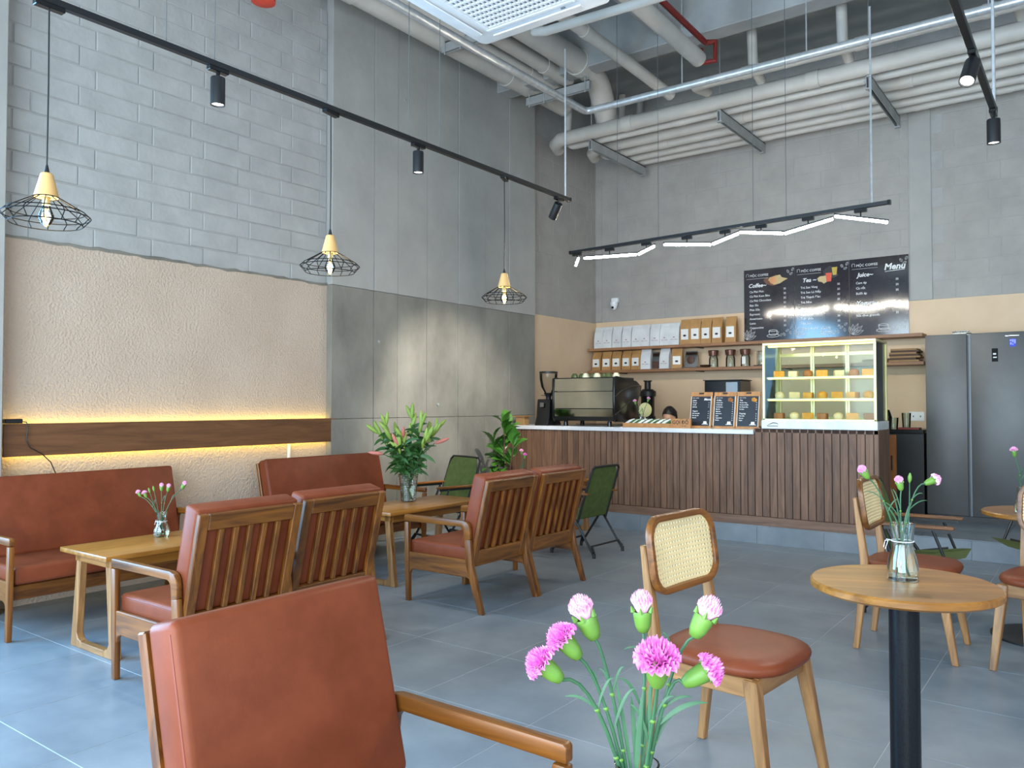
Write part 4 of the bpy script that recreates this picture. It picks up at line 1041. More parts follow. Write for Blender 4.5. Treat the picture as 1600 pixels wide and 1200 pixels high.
# ================================================================== MENU BOARDS
def menu_board(x0, x1, label, items, head, pic):
    w = x1 - x0 - .004; zc = 2.062; h = .885
    t = thing('menu_board', label, 'menu board', ((x0 + x1) / 2, 9.548, zc), 0, 'menu boards above the shelf')
    pn_ = MB().bb(-w / 2, w / 2, 0, .010, 0, h).build('panel', M_board, t, smooth=0)
    it = [('MỘC COFFEE', .038, -w / 2 + .075, h - .088, 'LEFT', 0, 0)] + head + items
    text_mesh(it).build('lettering', M_chalk, pn_, loc=(0, -.0015, 0), smooth=0, fix=False)
    g = MB()
    # logo bracket, rule, leaves, cup, beans
    g.tube([(-w / 2 + .03, -.002, h - .085), (-w / 2 + .03, -.002, h - .055), (-w / 2 + .045, -.002, h - .05), (-w / 2 + .06, -.002, h - .055), (-w / 2 + .06, -.002, h - .085)], .002, 4)
    g.bb(-w / 2 + .03, -w / 2 + .30, -.003, -.001, h - .115, h - .113)
    for a in (20, 42, 64, 88, 112):
        c, s = math.cos(R(a)), math.sin(R(a)); L = .15 - abs(a - 50) * .0008; o = (-w / 2 + .03, .03)
        e = [(o[0] + L * f * c - .020 * math.sin(math.pi * f) * s * k, -.002, o[1] + L * f * s + .020 * math.sin(math.pi * f) * c * k) for k in (1, -1) for f in ((0, .25, .5, .75, 1) if k == 1 else (.75, .5, .25, 0))]
        g.tube(e, .0016, 4)
        g.tube([(o[0], -.002, o[1]), (o[0] + L * c, -.002, o[1] + L * s)], .0012, 4)
    cxx, czz = w * .08, .065
    g.tube([(cxx + .075 * math.cos(R(a)), -.002, czz + .018 * math.sin(R(a))) for a in range(0, 360, 24)], .003, 4, closed=True)
    cup = [(cxx - .05, .125), (cxx - .045, .085), (cxx - .025, .068), (cxx + .025, .068), (cxx + .045, .085), (cxx + .05, .125)]
    g.tube([(a, -.002, b) for a, b in cup], .003, 4)
    g.tube([(cxx + .05 * math.cos(R(a)), -.002, .125 + .010 * math.sin(R(a))) for a in range(0, 360, 30)], .0028, 4, closed=True)
    g.tube([(cxx + .048, -.002, .115), (cxx + .068, -.002, .11), (cxx + .064, -.002, .088), (cxx + .042, -.002, .085)], .0026, 4)
    for (bx_, bz, an) in ((w * .24, .07, 60), (w * .30, .075, 110), (w * .36, .12, 30), (w * .42, .09, 100), (w * .44, .155, 40), (w * .44, h - .09, 30), (w * .38, h - .06, 120), (w * .47, h - .04, 60)):
        g.tube([(bx_ + .020 * math.cos(R(a)) * math.cos(R(an)) - .012 * math.sin(R(a)) * math.sin(R(an)), -.002, bz + .020 * math.cos(R(a)) * math.sin(R(an)) + .012 * math.sin(R(a)) * math.cos(R(an))) for a in range(0, 360, 45)], .0014, 4, closed=True)
        g.tube([(bx_ - .017 * math.cos(R(an)), -.002, bz - .017 * math.sin(R(an))), (bx_ + .017 * math.cos(R(an)), -.002, bz + .017 * math.sin(R(an)))], .0012, 4)
    g.build('line_drawing', M_chalk, pn_, smooth=0)
    for pi_, (shape, mat) in enumerate(pic):
        m = MB()
        for poly in shape: m.prism(poly, -.002 - .0012 * pi_, -.001, 'y')
        m.build('drink_picture', mat, pn_, smooth=0)
    return t
def blob(cx_, cz_, rx, rz, n=12, j=.18, sd=1):
    rnd = random.Random(sd); return [(cx_ + rx * math.cos(2 * math.pi * i / n) * (1 + rnd.uniform(-j, j)), cz_ + rz * math.sin(2 * math.pi * i / n) * (1 + rnd.uniform(-j, j))) for i in range(n)]
def lines(lst, w, z0, dz, size=.036): return [(s, size, -w / 2 + .07, z0 - i * dz, 'LEFT', 0, .0003) for i, s in enumerate(lst)] + [('35', size * .9, w / 2 - .13, z0 + .012 - i * dz, 'LEFT', 0, 0) for i, s in enumerate(lst)]
M_pico = plain('print_orange', (214, 150, 96), .4); M_picb = plain('print_brown', (112, 66, 40), .4); M_picc = plain('print_cream', (196, 172, 120), .4); M_picr = plain('print_red', (216, 74, 36), .4); M_picy = plain('print_yellow', (190, 160, 48), .4)
w = .612
menu_board(-3.530, -2.916, 'left glossy black menu board headed Coffee', lines(['Cà Phê Phin', 'Cà Phê Kem Béo', 'Cà Phê Chocolate', 'Bạc Sỉu', 'Phin Sữa', 'Espresso', 'Americano', 'Latte', 'Cappuccino'], w, .60, .055), [('Coffee~', .066, -w / 2 + .055, .665, 'LEFT', .25, .0016)],
           [([blob(.06, .73, .12, .06, 14, .3, 1)], M_picb), ([blob(.10, .74, .10, .05, 10, .3, 2)], M_picc), ([blob(.055, .735, .045, .045, 12, .05, 3)], M_pico)])
menu_board(-2.914, -2.303, 'middle glossy black menu board headed Tea and Topping', lines(['Trà Sen Vàng', 'Trà Sen Lá Nếp', 'Trà Thạch Đào', 'Trà Nho'], w, .60, .058) + lines(['Trân châu', 'Hạt sen', 'Thạch cà phê'], w, .235, .058), [('Tea ~', .066, -w / 2 + .09, .675, 'LEFT', .25, .0016), ('Topping~', .066, -w / 2 + .08, .305, 'LEFT', .25, .0016)],
           [([blob(.10, .76, .09, .07, 12, .3, 4)], M_ink), ([blob(.03, .69, .07, .04, 12, .3, 5)], M_picc), ([[(.06, .66), (.11, .66), (.12, .76), (.05, .76)]], M_picr), ([[(.13, .73), (.17, .73), (.18, .82), (.12, .82)]], M_picy)])
menu_board(-2.301, -1.684, 'right glossy black menu board with the word Menu', lines(['Cam ép', 'Cà rốt', 'Bưởi ép'], w, .60, .060) + lines(['Sữa chua phin', 'Sữa chua granola'], w, .29, .06), [('Juice~', .066, -w / 2 + .085, .68, 'LEFT', .25, .0016), ('Yogurt~', .066, -w / 2 + .07, .36, 'LEFT', .25, .0016), ('Menu', .095, .06, .735, 'LEFT', .22, .003)], [([[(.07, .712), (.27, .722), (.27, .727), (.07, .717)]], M_chalk)])

# ---- security camera, sockets
t = thing('security_camera', 'small white dome security camera on the back wall', 'camera', (-5.32, YB - .013, 2.66))
MB().bb(-.05, .05, -.06, 0, .03, .09).build('bracket', M_white, t, bevel=.01, seg=2); MB().lathe([(.05, .03), (.052, 0), (.046, -.02)], 20, (0, -.06, 0)).build('body', M_white, t)
m = MB().lathe([(.001, -.042), (.025, -.035), (.040, -.012), (.042, .008), (.03, .03)], 20, (0, -.065, -.035)); m.build('head', M_white, t, smooth=50)
MB().tube([(0, -.10, -.045), (0, -.112, -.047)], .017, 14).build('lens', M_blackgloss, t)
for k, (x, z, lb) in enumerate(((-1.62, 1.17, 'white double wall socket beside the fridge'), (-5.45, 1.35, 'white wall socket beside the grinder'))):
    t = thing('wall_socket', lb, 'socket', (x, YB - .012, z) if k == 0 else (XW + .012, 7.85, 1.22))
    if k == 0: MB().bb(-.075, .075, -.010, 0, -.05, .05).build('plate', M_white, t, bevel=.003); [MB().bb(s - .006, s + .006, -.012, -.010, -.01, .01).build('outlet', M_acgrey, t) for s in (-.035, .035)]
    else: MB().bb(0, .010, -.06, .06, -.05, .05).build('plate', M_white, t, bevel=.003); MB().bb(.010, .04, -.02, .03, -.035, 0).build('red_plug', M_redbright, t, bevel=.004)

# ================================================================== FRIDGE
FX0, FX1, FY, FZ = -1.405, -.50, 8.76, ZP
fr = thing('refrigerator', 'tall dark steel two door refrigerator against the back wall', 'refrigerator', ((FX0 + FX1) / 2, FY, FZ))
hw = (FX1 - FX0) / 2
MB().bb(-hw, hw, .06, .74, .04, 1.80).build('cabinet', M_fridge, fr, bevel=.004)
MB().bb(-hw + .02, hw - .02, .03, .7, 0, .05).build('plinth', M_black, fr)
sx = -hw + .375
dl = MB().bb(-hw, sx - .016, 0, .058, .055, 1.812).build('door', M_fridge, fr, bevel=.006, seg=2); dr = MB().bb(sx + .016, hw, 0, .058, .055, 1.812).build('door', M_fridge, fr, bevel=.006, seg=2)
MB().bb(sx - .0155, sx - .002, .015, .058, .055, 1.80).build('handle_groove', M_black, dl); MB().bb(sx - .001, sx + .0155, .012, .058, .055, 1.80).build('handle_strip', M_fridgedark, dr)
MB().bb(sx - .02, sx + .02, .02, .06, 1.813, 1.822).build('hinge_cover', M_black, fr)
MB().bb(.115, .165, -.003, .0, 1.535, 1.66).build('control_panel', M_matblack, dr, smooth=0)
MB().bb(.125, .150, -.004, -.003, 1.60, 1.615).bb(.125, .155, -.004, -.003, 1.57, 1.58).build('panel_icons', M_chalk, dr, smooth=0)
MB().prism(rrect(.055, .075, .008), -.002, 0, 'y').build('sticker', M_screenblue, dr, smooth=0, loc=(.285, 0, 1.708))
stk = MB()
for (a, b, c, d) in ((.262, .276, 1.722, 1.738), (.280, .292, 1.712, 1.740), (.296, .308, 1.700, 1.738), (.264, .276, 1.690, 1.712), (.282, .290, 1.686, 1.702)): stk.bb(a, b, -.0032, -.002, c, d)
stk.build('sticker_print', M_stickerlight, dr, smooth=0)
m = MB().lathe([(.001, 0), (.011, .0008), (.001, .0016)], 16); m.v = [(v[0] * 1.2 + .238, -.001 - v[2], v[1] * .6 + 1.775) for v in m.v]; m.bb(.252, .335, -.0012, 0, 1.773, 1.778); m.build('brand_mark', M_steel, dr, smooth=0)
t = thing('glass_box', 'small clear box lying on top of the fridge', 'box', (-1.12, 9.0, FZ + 1.80)); MB().bb(-.07, .07, -.05, .05, 0, .05).build('tub', M_jar, t, bevel=.004); MB().bb(-.073, .073, -.053, .053, .05, .058).build('lid', M_jar, t)

# ---- back counter with cabinet, along the wall
bc = thing('back_counter', 'back counter with black top and orange wood front beside the fridge', 'counter', (-3.55, 9.27, ZP))
bx0, bx1 = -2.05, 2.09
MB().bb(bx0, bx1 - .005, -.28, .27, .0, .83).build('carcass', M_black, bc)
for i in range(7):
    a = bx0 + .005 + i * .555; b = a + .548
    d = MB().bb(a, b, -.300, -.281, .06, .815).build('cabinet_door', M_cab, bc, bevel=.002)
    MB().bb(b - .05, b - .04, -.312, -.301, .45, .60).build('handle', M_black, d)
MB().bb(bx1 - .24, bx1 - .004, -.302, -.281, .05, .818).build('end_panel', M_cab, bc) if False else None
MB().bb(bx0, bx1, -.32, .275, .832, .872).build('worktop', M_blackgloss, bc, bevel=.003)
ZB = ZP + .872
def tumbler(t, r, h):
    MB().lathe([(r * .82, 0), (r, h), (r * .95, h), (r * .78, .008)], 20, capt=False).build('glass', M_jar, t); return t
for k, (x, y, r, h, lb) in enumerate(((-1.64, 9.08, .045, .17, 'tall clear glass on the back counter beside the fridge'), (-1.76, 9.06, .05, .12, 'short clear glass on the back counter near the display case'))):
    tumbler(thing('glass_tumbler', lb, 'glass', (x, y, ZB)), r, h)
t = thing('shaker', 'black shaker on the back counter behind the display case', 'shaker', (-1.84, 9.18, ZB)); MB().lathe([(.035, 0), (.045, .12), (.03, .17), (.018, .2)], 18).build('body', M_blackgloss, t)
t = thing('red_folder', 'dark red folder lying on the back counter', 'folder', (-1.60, 9.02, ZB)); MB().bb(-.10, .10, -.07, .07, 0, .016).build('cover', M_red, t, bevel=.002); MB().bb(-.095, .098, -.066, .068, .016, .020).build('pages', M_fold2, t)
# blender / juicer silhouettes and microwave behind the counter
t = thing('juicer', 'black juicer on the back counter behind the espresso machine', 'juicer', (-4.62, 9.10, ZB))
MB().lathe([(.10, 0), (.10, .10), (.085, .12), (.085, .34), (.09, .36)], 24).build('body', M_blackgloss, t); MB().lathe([(.105, .36), (.105, .42), (.06, .45)], 24).build('bowl', M_black, t); MB().lathe([(.04, .45), (.04, .54), (.055, .55), (.055, .56)], 18).build('feed_tube', M_black, t)
t = thing('microwave_box', 'black countertop appliance with glass window above the clipboard menus', 'appliance', (-3.62, 9.18, ZB + .355))
MB().bb(-.22, .22, -.13, .22, 0, .185).build('body', M_blackgloss, t, bevel=.006); MB().bb(.05, .19, -.134, -.13, .02, .165).build('window', M_steel, t); MB().bb(-.235, .235, -.14, .22, .186, .196).build('lid', M_black, t)
t2 = thing('appliance_stand', 'dark shelf unit under the countertop appliance', 'stand', (-3.62, 9.2, ZB)); MB().bb(-.24, .24, -.15, .2, .335, .354).build('board', M_black, t2)
for (sx_, sy_) in ((-.22, -.13), (.22, -.13), (-.22, .18), (.22, .18)): MB().bb(sx_ - .012, sx_ + .012, sy_ - .012, sy_ + .012, 0, .334).build('leg', M_black, t2)
t = thing('white_mirror', 'small round white rimmed mirror behind the counter flowers', 'mirror', (-4.02, 7.85, ZK)); MB().lathe([(.05, 0), (.05, .01)], 16).build('foot', M_white, t); MB().tube([(0, 0, .01), (0, 0, .10)], .006, 6).build('stem', M_white, t)
m = MB().lathe([(.075, 0), (.080, .006), (.075, .012)], 24); m.v = [(v[0], v[2], v[1] + .18) for v in m.v]; m.build('disc', M_gold, t)
t = thing('card_terminal', 'black card terminal on the counter beside the clipboard menus', 'terminal', (-2.655, 7.86, ZK)); MB().bb(-.05, .05, -.06, .06, 0, .03).build('base', M_blackgloss, t, bevel=.004)
m = MB(); m.box((0, .01, .10), (.09, .03, .16), Matrix.Rotation(R(-15), 3, 'X')); m.build('screen', M_blackgloss, t, bevel=.006)
t = thing('napkin_box', 'small brown box on the far left end of the counter', 'box', (-5.42, 7.50, ZK)); MB().bb(-.06, .06, -.05, .05, 0, .10).build('box', M_fold, t, bevel=.003); MB().bb(-.09, .09, -.07, .07, .10, .108).build('lid', M_boardwood, t)

# ================================================================== PERSON BEHIND THE COUNTER
def skin_mesh(verts, edges, radii, root=0, levels=2):
    me = bpy.data.meshes.new('body'); me.from_pydata(verts, edges, []); o = bpy.data.objects.new('body', me); C.objects.link(o)
    o.modifiers.new('s', 'SKIN'); sv = me.skin_vertices[0].data
    for i, r in enumerate(radii): sv[i].radius = (r if isinstance(r, tuple) else (r, r)); sv[i].use_root = (i == root)
    sd = o.modifiers.new('d', 'SUBSURF'); sd.levels = levels; sd.render_levels = levels
    dg = bpy.context.evaluated_depsgraph_get(); out = bpy.data.meshes.new_from_object(o.evaluated_get(dg))
    mb = MB().add([tuple(v.co) for v in out.vertices], [tuple(p.vertices) for p in out.polygons])
    bpy.data.objects.remove(o); bpy.data.meshes.remove(me); bpy.data.meshes.remove(out)
    return mb
ps = thing('person', 'person with black hair bending down behind the counter', 'person', (-4.02, 8.62, ZP))
#            0 pelvis        1 waist          2 chest         3 neck base      4 neck top
V = [(0, .10, .40), (0, .06, .56), (0, -.02, .74), (0, -.08, .84), (0, -.125, .91),
     (-.09, .08, .38), (-.11, -.30, .40), (-.11, -.27, .08), (-.11, -.38, .03),     # right leg
     (.09, .08, .38), (.11, -.30, .40), (.11, -.27, .08), (.11, -.38, .03),
     (-.16, -.05, .80), (-.22, -.10, .56), (-.15, -.34, .50), (-.13, -.42, .50),    # right arm
     (.16, -.05, .80), (.22, -.10, .56), (.15, -.34, .50), (.13, -.42, .50)]
Ed = [(0, 1), (1, 2), (2, 3), (3, 4), (0, 5), (5, 6), (6, 7), (7, 8), (0, 9), (9, 10), (10, 11), (11, 12), (2, 13), (13, 14), (14, 15), (15, 16), (2, 17), (17, 18), (18, 19), (19, 20)]
Rd = [(.14, .11), (.125, .10), (.14, .10), .055, .048, .085, .06, .042, .035, .085, .06, .042, .035, .05, .042, .033, .026, .05, .042, .033, .026]
body = skin_mesh(V, Ed, Rd)
# head, tipped forward: ellipsoid with brow, nose, lips and ears
hd = MB(); nu, nv = 28, 20
def headpt(u, v):
    th, ph = 2 * math.pi * u, math.pi * v
    x, y, z = math.sin(ph) * math.cos(th), math.sin(ph) * math.sin(th), math.cos(ph)
    front = max(0, -y)
    X = .073 * x * (1 - .22 * max(0, -z)); Y = .094 * y; Z = .115 * z
    Y -= .020 * front * math.exp(-((x / .16) ** 2) - (((z + .12) / .16) ** 2))          # nose
    Y += .008 * front * math.exp(-(((abs(x) - .36) / .14) ** 2) - (((z - .05) / .10) ** 2)) # eye sockets
    Y -= .006 * front * math.exp(-((x / .3) ** 2) - (((z + .48) / .08) ** 2))           # lips
    Y -= .010 * front * math.exp(-((x / .3) ** 2) - (((z + .85) / .16) ** 2))           # chin
    return (X, Y, Z)
hd.grid(headpt, nu, nv)
for s in (-1, 1): hd.lathe([(.004, -.008), (.020, -.002), (.024, .004), (.010, .008)], 10, (0, 0, 0)); k = len(hd.v) - 40; hd.v[k:] = [(s * (.070 + v[2] * .8), v[1] * .7, v[0] * 1.3 - .01) for v in hd.v[k:]]
q = Matrix.Rotation(R(14), 3, 'X'); hc = Vector((0, -.155, .975))
body.add([tuple(hc + q @ Vector(v)) for v in hd.v], hd.f)
for s in (-1, 1):         # hands: palm and five bent fingers
    w = Vector((s * .13, -.42, .50))
    body.box(w + Vector((0, -.045, -.004)), (.078, .085, .026))
    for k, (dx, L) in enumerate(((-.030, .065), (-.011, .075), (.009, .071), (.028, .055))):
        body.tube([w + Vector((dx, -.082, 0)), w + Vector((dx, -.082 - L * .5, -.006)), w + Vector((dx, -.082 - L * .85, -.026))], [.0095, .0088, .007], 8)
    body.tube([w + Vector((-s * .034, -.03, 0)), w + Vector((-s * .062, -.055, -.008)), w + Vector((-s * .060, -.085, -.020))], [.011, .010, .008], 8)
bo = body.build('body', M_skin, ps, smooth=60)
hr = MB()
def hairpt(u, v):
    x, y, z = headpt(u, v * (.50 + .16 * math.sin(2 * math.pi * u))); n = Vector((x, y, z)).normalized()
    k = 1.13 + .05 * math.sin(u * 44) * math.sin(v * 9) * .5
    return tuple(hc + q @ Vector((x * k, (y * k + .012), z * k + .004)))
hr.grid(hairpt, 44, 14)
hr.lathe([(.004, -.03), (.034, -.02), (.045, 0), (.034, .025), (.004, .034)], 16, tuple(hc + Vector((0, .10, .06))))
hr.build('hair', M_hair, ps, smooth=60)
sh = skin_mesh(V[:3] + V[13:15] + V[17:19], [(0, 1), (1, 2), (2, 3), (3, 4), (2, 5), (5, 6)], [(.155, .125), (.14, .115), (.155, .115), .062, .056, .062, .056])
sh.build('shirt', M_shirt, ps, smooth=60)
tz = skin_mesh(V[:1] + V[5:8] + V[9:12], [(0, 1), (1, 2), (2, 3), (0, 4), (4, 5), (5, 6)], [(.15, .12), .095, .072, .054, .095, .072, .054])
tz.build('trousers', M_shirt, ps, smooth=60)
st = thing('stool', 'low stool behind the counter under the person', 'stool', (-4.02, 8.76, ZP)); MB().lathe([(.15, .255), (.16, .262), (.16, .275)], 24).build('seat', M_cab, st)
for a in (45, 135, 225, 315): MB().tube([(.10 * math.cos(R(a)), .10 * math.sin(R(a)), .255), (.14 * math.cos(R(a)), .14 * math.sin(R(a)), 0)], .012, 8).build('leg', M_black, st)

# ================================================================== FLOWERS
def orient(d): return Vector((0, 0, 1)).rotation_difference(Vector(d).normalized()).to_matrix()
headcache = {}
def rnd0(a, ph, n): return math.sin(n * a + ph) * .6 + math.sin((n * 2 + 3) * a + 2 * ph) * .4
def carnation_meshes(size, openness, mat, seed):
    key = (size, openness, mat.name, seed)
    if key in headcache: return headcache[key]
    rnd = random.Random(seed); m = MB()
    layers = [(1.0, -.05, 9), (.98, .10, 11), (.90, .24, 10), (.80, .36, 9), (.66, .46, 8), (.50, .54, 7), (.34, .60, 6), (.18, .64, 5)]
    wid = .50 + .50 * openness
    for (rr, hh, nw) in layers:
        ph = rnd.uniform(0, 6); p2 = rnd.uniform(0, 6); nth_ = 72; nr = 6
        def fn(u, v):
            a = 2 * math.pi * u; w = v
            b0 = .42 - .26 * openness
            r_ = size / 2 * wid * (b0 * rr + (rr * (1 - b0) + .06 * rnd0(a, ph, nw)) * w ** .85)
            ruf = (.055 * math.sin(nw * 2 * a + ph) + .030 * math.sin((nw * 3 + 1) * a + p2)) * w ** 2.5
            rise = (.34 + .30 * hh) * w ** .9 + (1 - openness) * .42 * w - .30 * openness * max(0, rr - .45) * w ** 3
            return (r_ * math.cos(a), r_ * math.sin(a), size * (.02 + (rise + ruf) * 1.05))
        m.grid(fn, nth_, nr)
    pet = m.mesh('petals', smooth=50, fix=False); pet.materials.append(mat)
    c = size * .26 if openness > .6 else size * .30
    cal = MB().lathe([(.004, -size * .52), (c * .55, -size * .49), (c * .86, -size * .28), (c, size * .0), (c * 1.05, size * .14), (c * .98, size * .19)], 16, capt=False)
    for i in range(5):
        a = 2 * math.pi * i / 5
        cal.tube([(c * math.cos(a), c * math.sin(a), size * .18), (c * 1.18 * math.cos(a), c * 1.18 * math.sin(a), size * .36)], [c * .30, .001], 5)
    cal = cal.mesh('calyx', smooth=50); cal.materials.append(M_calyx)
    headcache[key] = (pet, cal); return headcache[key]
def blade(pts, w):            # narrow pointed leaf along pts with slight keel
    w *= .62 if w < .02 else 1; m = MB(); pts = [Vector(p) for p in pts]; n = len(pts)
    for i, p in enumerate(pts):
        t = (pts[min(i + 1, n - 1)] - pts[max(i - 1, 0)]).normalized(); s = t.cross(Vector((.3, -.9, .3))).normalized(); u = s.cross(t)
        k = w * (math.sin(math.pi * min(1, .12 + .88 * i / (n - 1))) ** .7 if i < n - 1 else .02) / 2
        m.v += [p - s * k + u * .0003, p + u * (-.15 * k), p + s * k + u * .0003, p + u * (.10 * k + .0006)]
    m.v = [tuple(v) for v in m.v]
    for i in range(n - 1):
        a = i * 4
        for j in range(4): m.f.append((a + j, a + (j + 1) % 4, a + 4 + (j + 1) % 4, a + 4 + j))
    m.f += [(3, 2, 1, 0), tuple(range(4 * n - 4, 4 * n))]
    return m
def bez(p0, p1, p2, n=8):
    p0, p1, p2 = Vector(p0), Vector(p1), Vector(p2); return [(1 - t) ** 2 * p0 + 2 * t * (1 - t) * p1 + t * t * p2 for t in [i / n for i in range(n + 1)]]
def carnation(base, mid, neck, head, size, opn, mat, label, group, leaves=(), seed=1, sr=.0022):
    """base: stem foot in the vase; neck: where the calyx starts; head: centre of the bloom"""
    base, mid, neck, head = map(Vector, (base, mid, neck, head))
    t = thing('carnation', label, 'flower', base, 0, group)
    pts = bez(base, mid * 2 - (base + neck) / 2, neck, 9)
    MB().tube([p - base for p in pts], [sr * 1.15] * 5 + [sr] * 5, 7).build('stem', M_stem, t)
    for f in (.35, .62):
        p = pts[int(f * 9)] - base; MB().lathe([(sr, -.003), (sr * 1.7, 0), (sr, .003)], 8, tuple(p)).build('stem_node', M_calyx, t)
    d = (head - neck).normalized(); q = orient(d)
    pet, cal = carnation_meshes(size, opn, mat, seed)
    o = link('calyx', cal, None, t, neck - base + d * size * .50); o.rotation_mode = 'QUATERNION'; o.rotation_quaternion = q.to_quaternion()
    o = link('petals', pet, None, t, neck - base + d * size * .50); o.rotation_mode = 'QUATERNION'; o.rotation_quaternion = q.to_quaternion()
    for (f, dx, dy, dz, w) in leaves:
        p = pts[int(f * 9)] - base; e = p + Vector((dx, dy, dz)); c = (p + e) / 2 + Vector((0, 0, abs(dz) * .35 + .012))
        blade(bez(p, c, e, 7), w).build('leaf', M_stem, t, smooth=60, fix=False)
    return t
def bud_stem(base, tip, label, group):
    base, tip = Vector(base), Vector(tip); t = thing('carnation_bud', label, 'flower', base, 0, group)
    MB().tube([p - base for p in bez(base, (base + tip) / 2 + Vector((.01, 0, .01)), tip, 6)], .0017, 6).build('stem', M_stem, t)
    q = orient(tip - base); m = MB().lathe([(.002, -.004), (.006, .006), (.006, .016), (.002, .028)], 10); m.v = [tuple(tip - base + q @ Vector(v)) for v in m.v]; m.build('bud', M_calyx, t)
    return t
def vase(label, loc, prof, water, group=None, wall=.0035, ribs=0, ribbon=None):
    t = thing('glass_vase', label, 'vase', loc, 0, group)
    inner = [(max(.002, r - wall), z + (wall * 1.6 if i == 0 else 0)) for i, (r, z) in enumerate(prof)]
    MB().lathe(prof + [(prof[-1][0] - wall * .5, prof[-1][1] + .001)] + inner[::-1], 36).build('glass', M_glass, t, smooth=40)
    if water:
        wp = [(r - .0004 - .0006, z) for r, z in inner if z < water]; wr_ = None
        for (r0, z0), (r1, z1) in zip(inner, inner[1:]):
            if z0 <= water <= z1: wr_ = r0 + (r1 - r0) * (water - z0) / max(1e-6, z1 - z0)
        wp += [((wr_ or wp[-1][0]) - .001, water)]
        MB().lathe(wp, 32).build('water', M_water, t, smooth=40)
    if ribs:
        z0, z1 = prof[0][1], prof[-1][1]
        for i in range(ribs):
            z = z0 + (z1 - z0) * (i + .6) / ribs
            r = None
            for (r0, a), (r1, b) in zip(prof, prof[1:]):
                if a <= z <= b: r = r0 + (r1 - r0) * (z - a) / max(1e-6, b - a)
            MB().tube([(r * math.cos(2 * math.pi * k / 24), r * math.sin(2 * math.pi * k / 24), z) for k in range(24)], .0034, 6, closed=True).build('glass_rib', M_glass, t)
    if ribbon:
        rz, rr = ribbon
        MB().tube([(rr * math.cos(2 * math.pi * k / 20), rr * math.sin(2 * math.pi * k / 20), rz) for k in range(20)], .0014, 5, closed=True).tube([(-rr, -.004, rz), (-rr - .012, -.010, rz + .004), (-rr - .008, -.008, rz - .004), (-rr - .016, -.010, rz - .030)], .0010, 5).tube([(-rr, -.004, rz), (-rr - .016, -.010, rz - .002), (-rr - .02, -.014, rz - .024)], .0010, 5).build('twine_bow', M_white, t)
    return t
bulb_prof = [(.030, 0), (.042, .004), (.047, .02), (.046, .045), (.036, .075), (.029, .095), (.028, .115), (.031, .150), (.034, .165)]
jar_prof = [(.040, 0), (.047, .005), (.048, .03), (.042, .075), (.032, .105), (.031, .125), (.037, .175), (.038, .185)]
# --- foreground vase, cut off by the lower edge
FG = Vector((-.611, 1.160, .535))
vase('clear glass vase of bright pink carnations at the bottom edge', FG, [(.030, 0), (.040, .004), (.044, .03), (.040, .08), (.033, .12), (.033, .15), (.0355, .182), (.0365, .188)], .12, 'carnation vases')
fgb = lambda dx, dy: (FG.x + dx, FG.y + dy, FG.z + .02)
gF = 'carnations in the foreground vase'
LF = lambda *a: a
carnation(fgb(.012, .006), (-.650, 1.116, .796), (-.690, 1.059, .867), (-.709, 1.044, .887), .058, 1.0, M_pink, 'bright pink carnation drooping lowest on the left in the foreground', gF, [(.66, -.045, -.03, .02, .008), (.66, .02, .02, .05, .007)], 1, .0030)
carnation(fgb(.010, .008), (-.643, 1.128, .794), (-.677, 1.092, .896), (-.698, 1.076, .925), .058, 1.0, M_pink, 'bright pink carnation, upper of the two touching blooms on the left foreground', gF, [(.55, .03, .02, .07, .008), (.75, -.012, -.01, .03, .006)], 2, .0028)
carnation(fgb(.006, .004), (-.640, 1.140, .812), (-.667, 1.124, .920), (-.679, 1.114, .955), .056, .45, M_pale, 'half open pale pink carnation top left in the foreground bouquet', gF, [(.66, .018, .01, .045, .007), (.66, -.022, -.01, .04, .006)], 3, .0027)
carnation(fgb(-.002, .006), (-.605, 1.174, .819), (-.609, 1.180, .928), (-.610, 1.178, .967), .050, .42, M_pale, 'half open pale pink carnation standing top centre in the foreground bouquet', gF, [(.5, -.03, -.03, .06, .008), (.66, .012, .01, .05, .007), (.78, -.03, -.02, .0, .005)], 4, .0027)
carnation(fgb(-.010, -.002), (-.585, 1.160, .780), (-.569, 1.149, .859), (-.5635, 1.1375, .890), .074, 1.0, M_pink, 'largest bright pink carnation, centre of the foreground bouquet', gF, [(.55, .0, .0, .09, .010), (.66, .03, .02, .04, .008)], 5, .0030)
carnation(fgb(-.008, -.006), (-.572, 1.184, .830), (-.534, 1.210, .926), (-.518, 1.221, .962), .054, .5, M_pale, 'half open pale pink carnation top right in the foreground bouquet', gF, [(.55, .04, .03, .02, .009), (.75, -.02, -.01, .05, .006)], 6, .0027)
carnation(fgb(-.012, -.004), (-.574, 1.172, .805), (-.540, 1.182, .858), (-.507, 1.207, .880), .058, .85, M_pink, 'pink carnation leaning right, lowest on the right in the foreground', gF, [(.5, .065, .05, .035, .013), (.4, -.03, -.02, .075, .009)], 7, .0028)
for k, (dx, dy, z, ex, ey, ez, w) in enumerate(((-.012, 0, .74, -.028, -.02, .86, .011), (.004, .01, .74, .020, .02, .86, .012), (.012, .0, .74, .05, .04, .80, .012), (-.006, .01, .74, -.008, -.004, .83, .012), (.0, -.01, .73, .012, .0, .845, .014))):
    o = blade(bez((FG.x + dx * .6, FG.y + dy * .6, z - .05), (FG.x + (dx + ex) / 2, FG.y + (dy + ey) / 2, z + .06), (FG.x + ex, FG.y + ey, ez), 7), w).build('carnation_leaf', M_stem, smooth=60, fix=False)
    tag(o, ['narrow leaf leaning left', 'narrow leaf right of centre', 'narrow leaf bending far right', 'short upright narrow leaf', 'broad narrow-tipped leaf in the middle'][k] + ' in the foreground vase', 'leaf', 'loose leaves in the foreground vase')
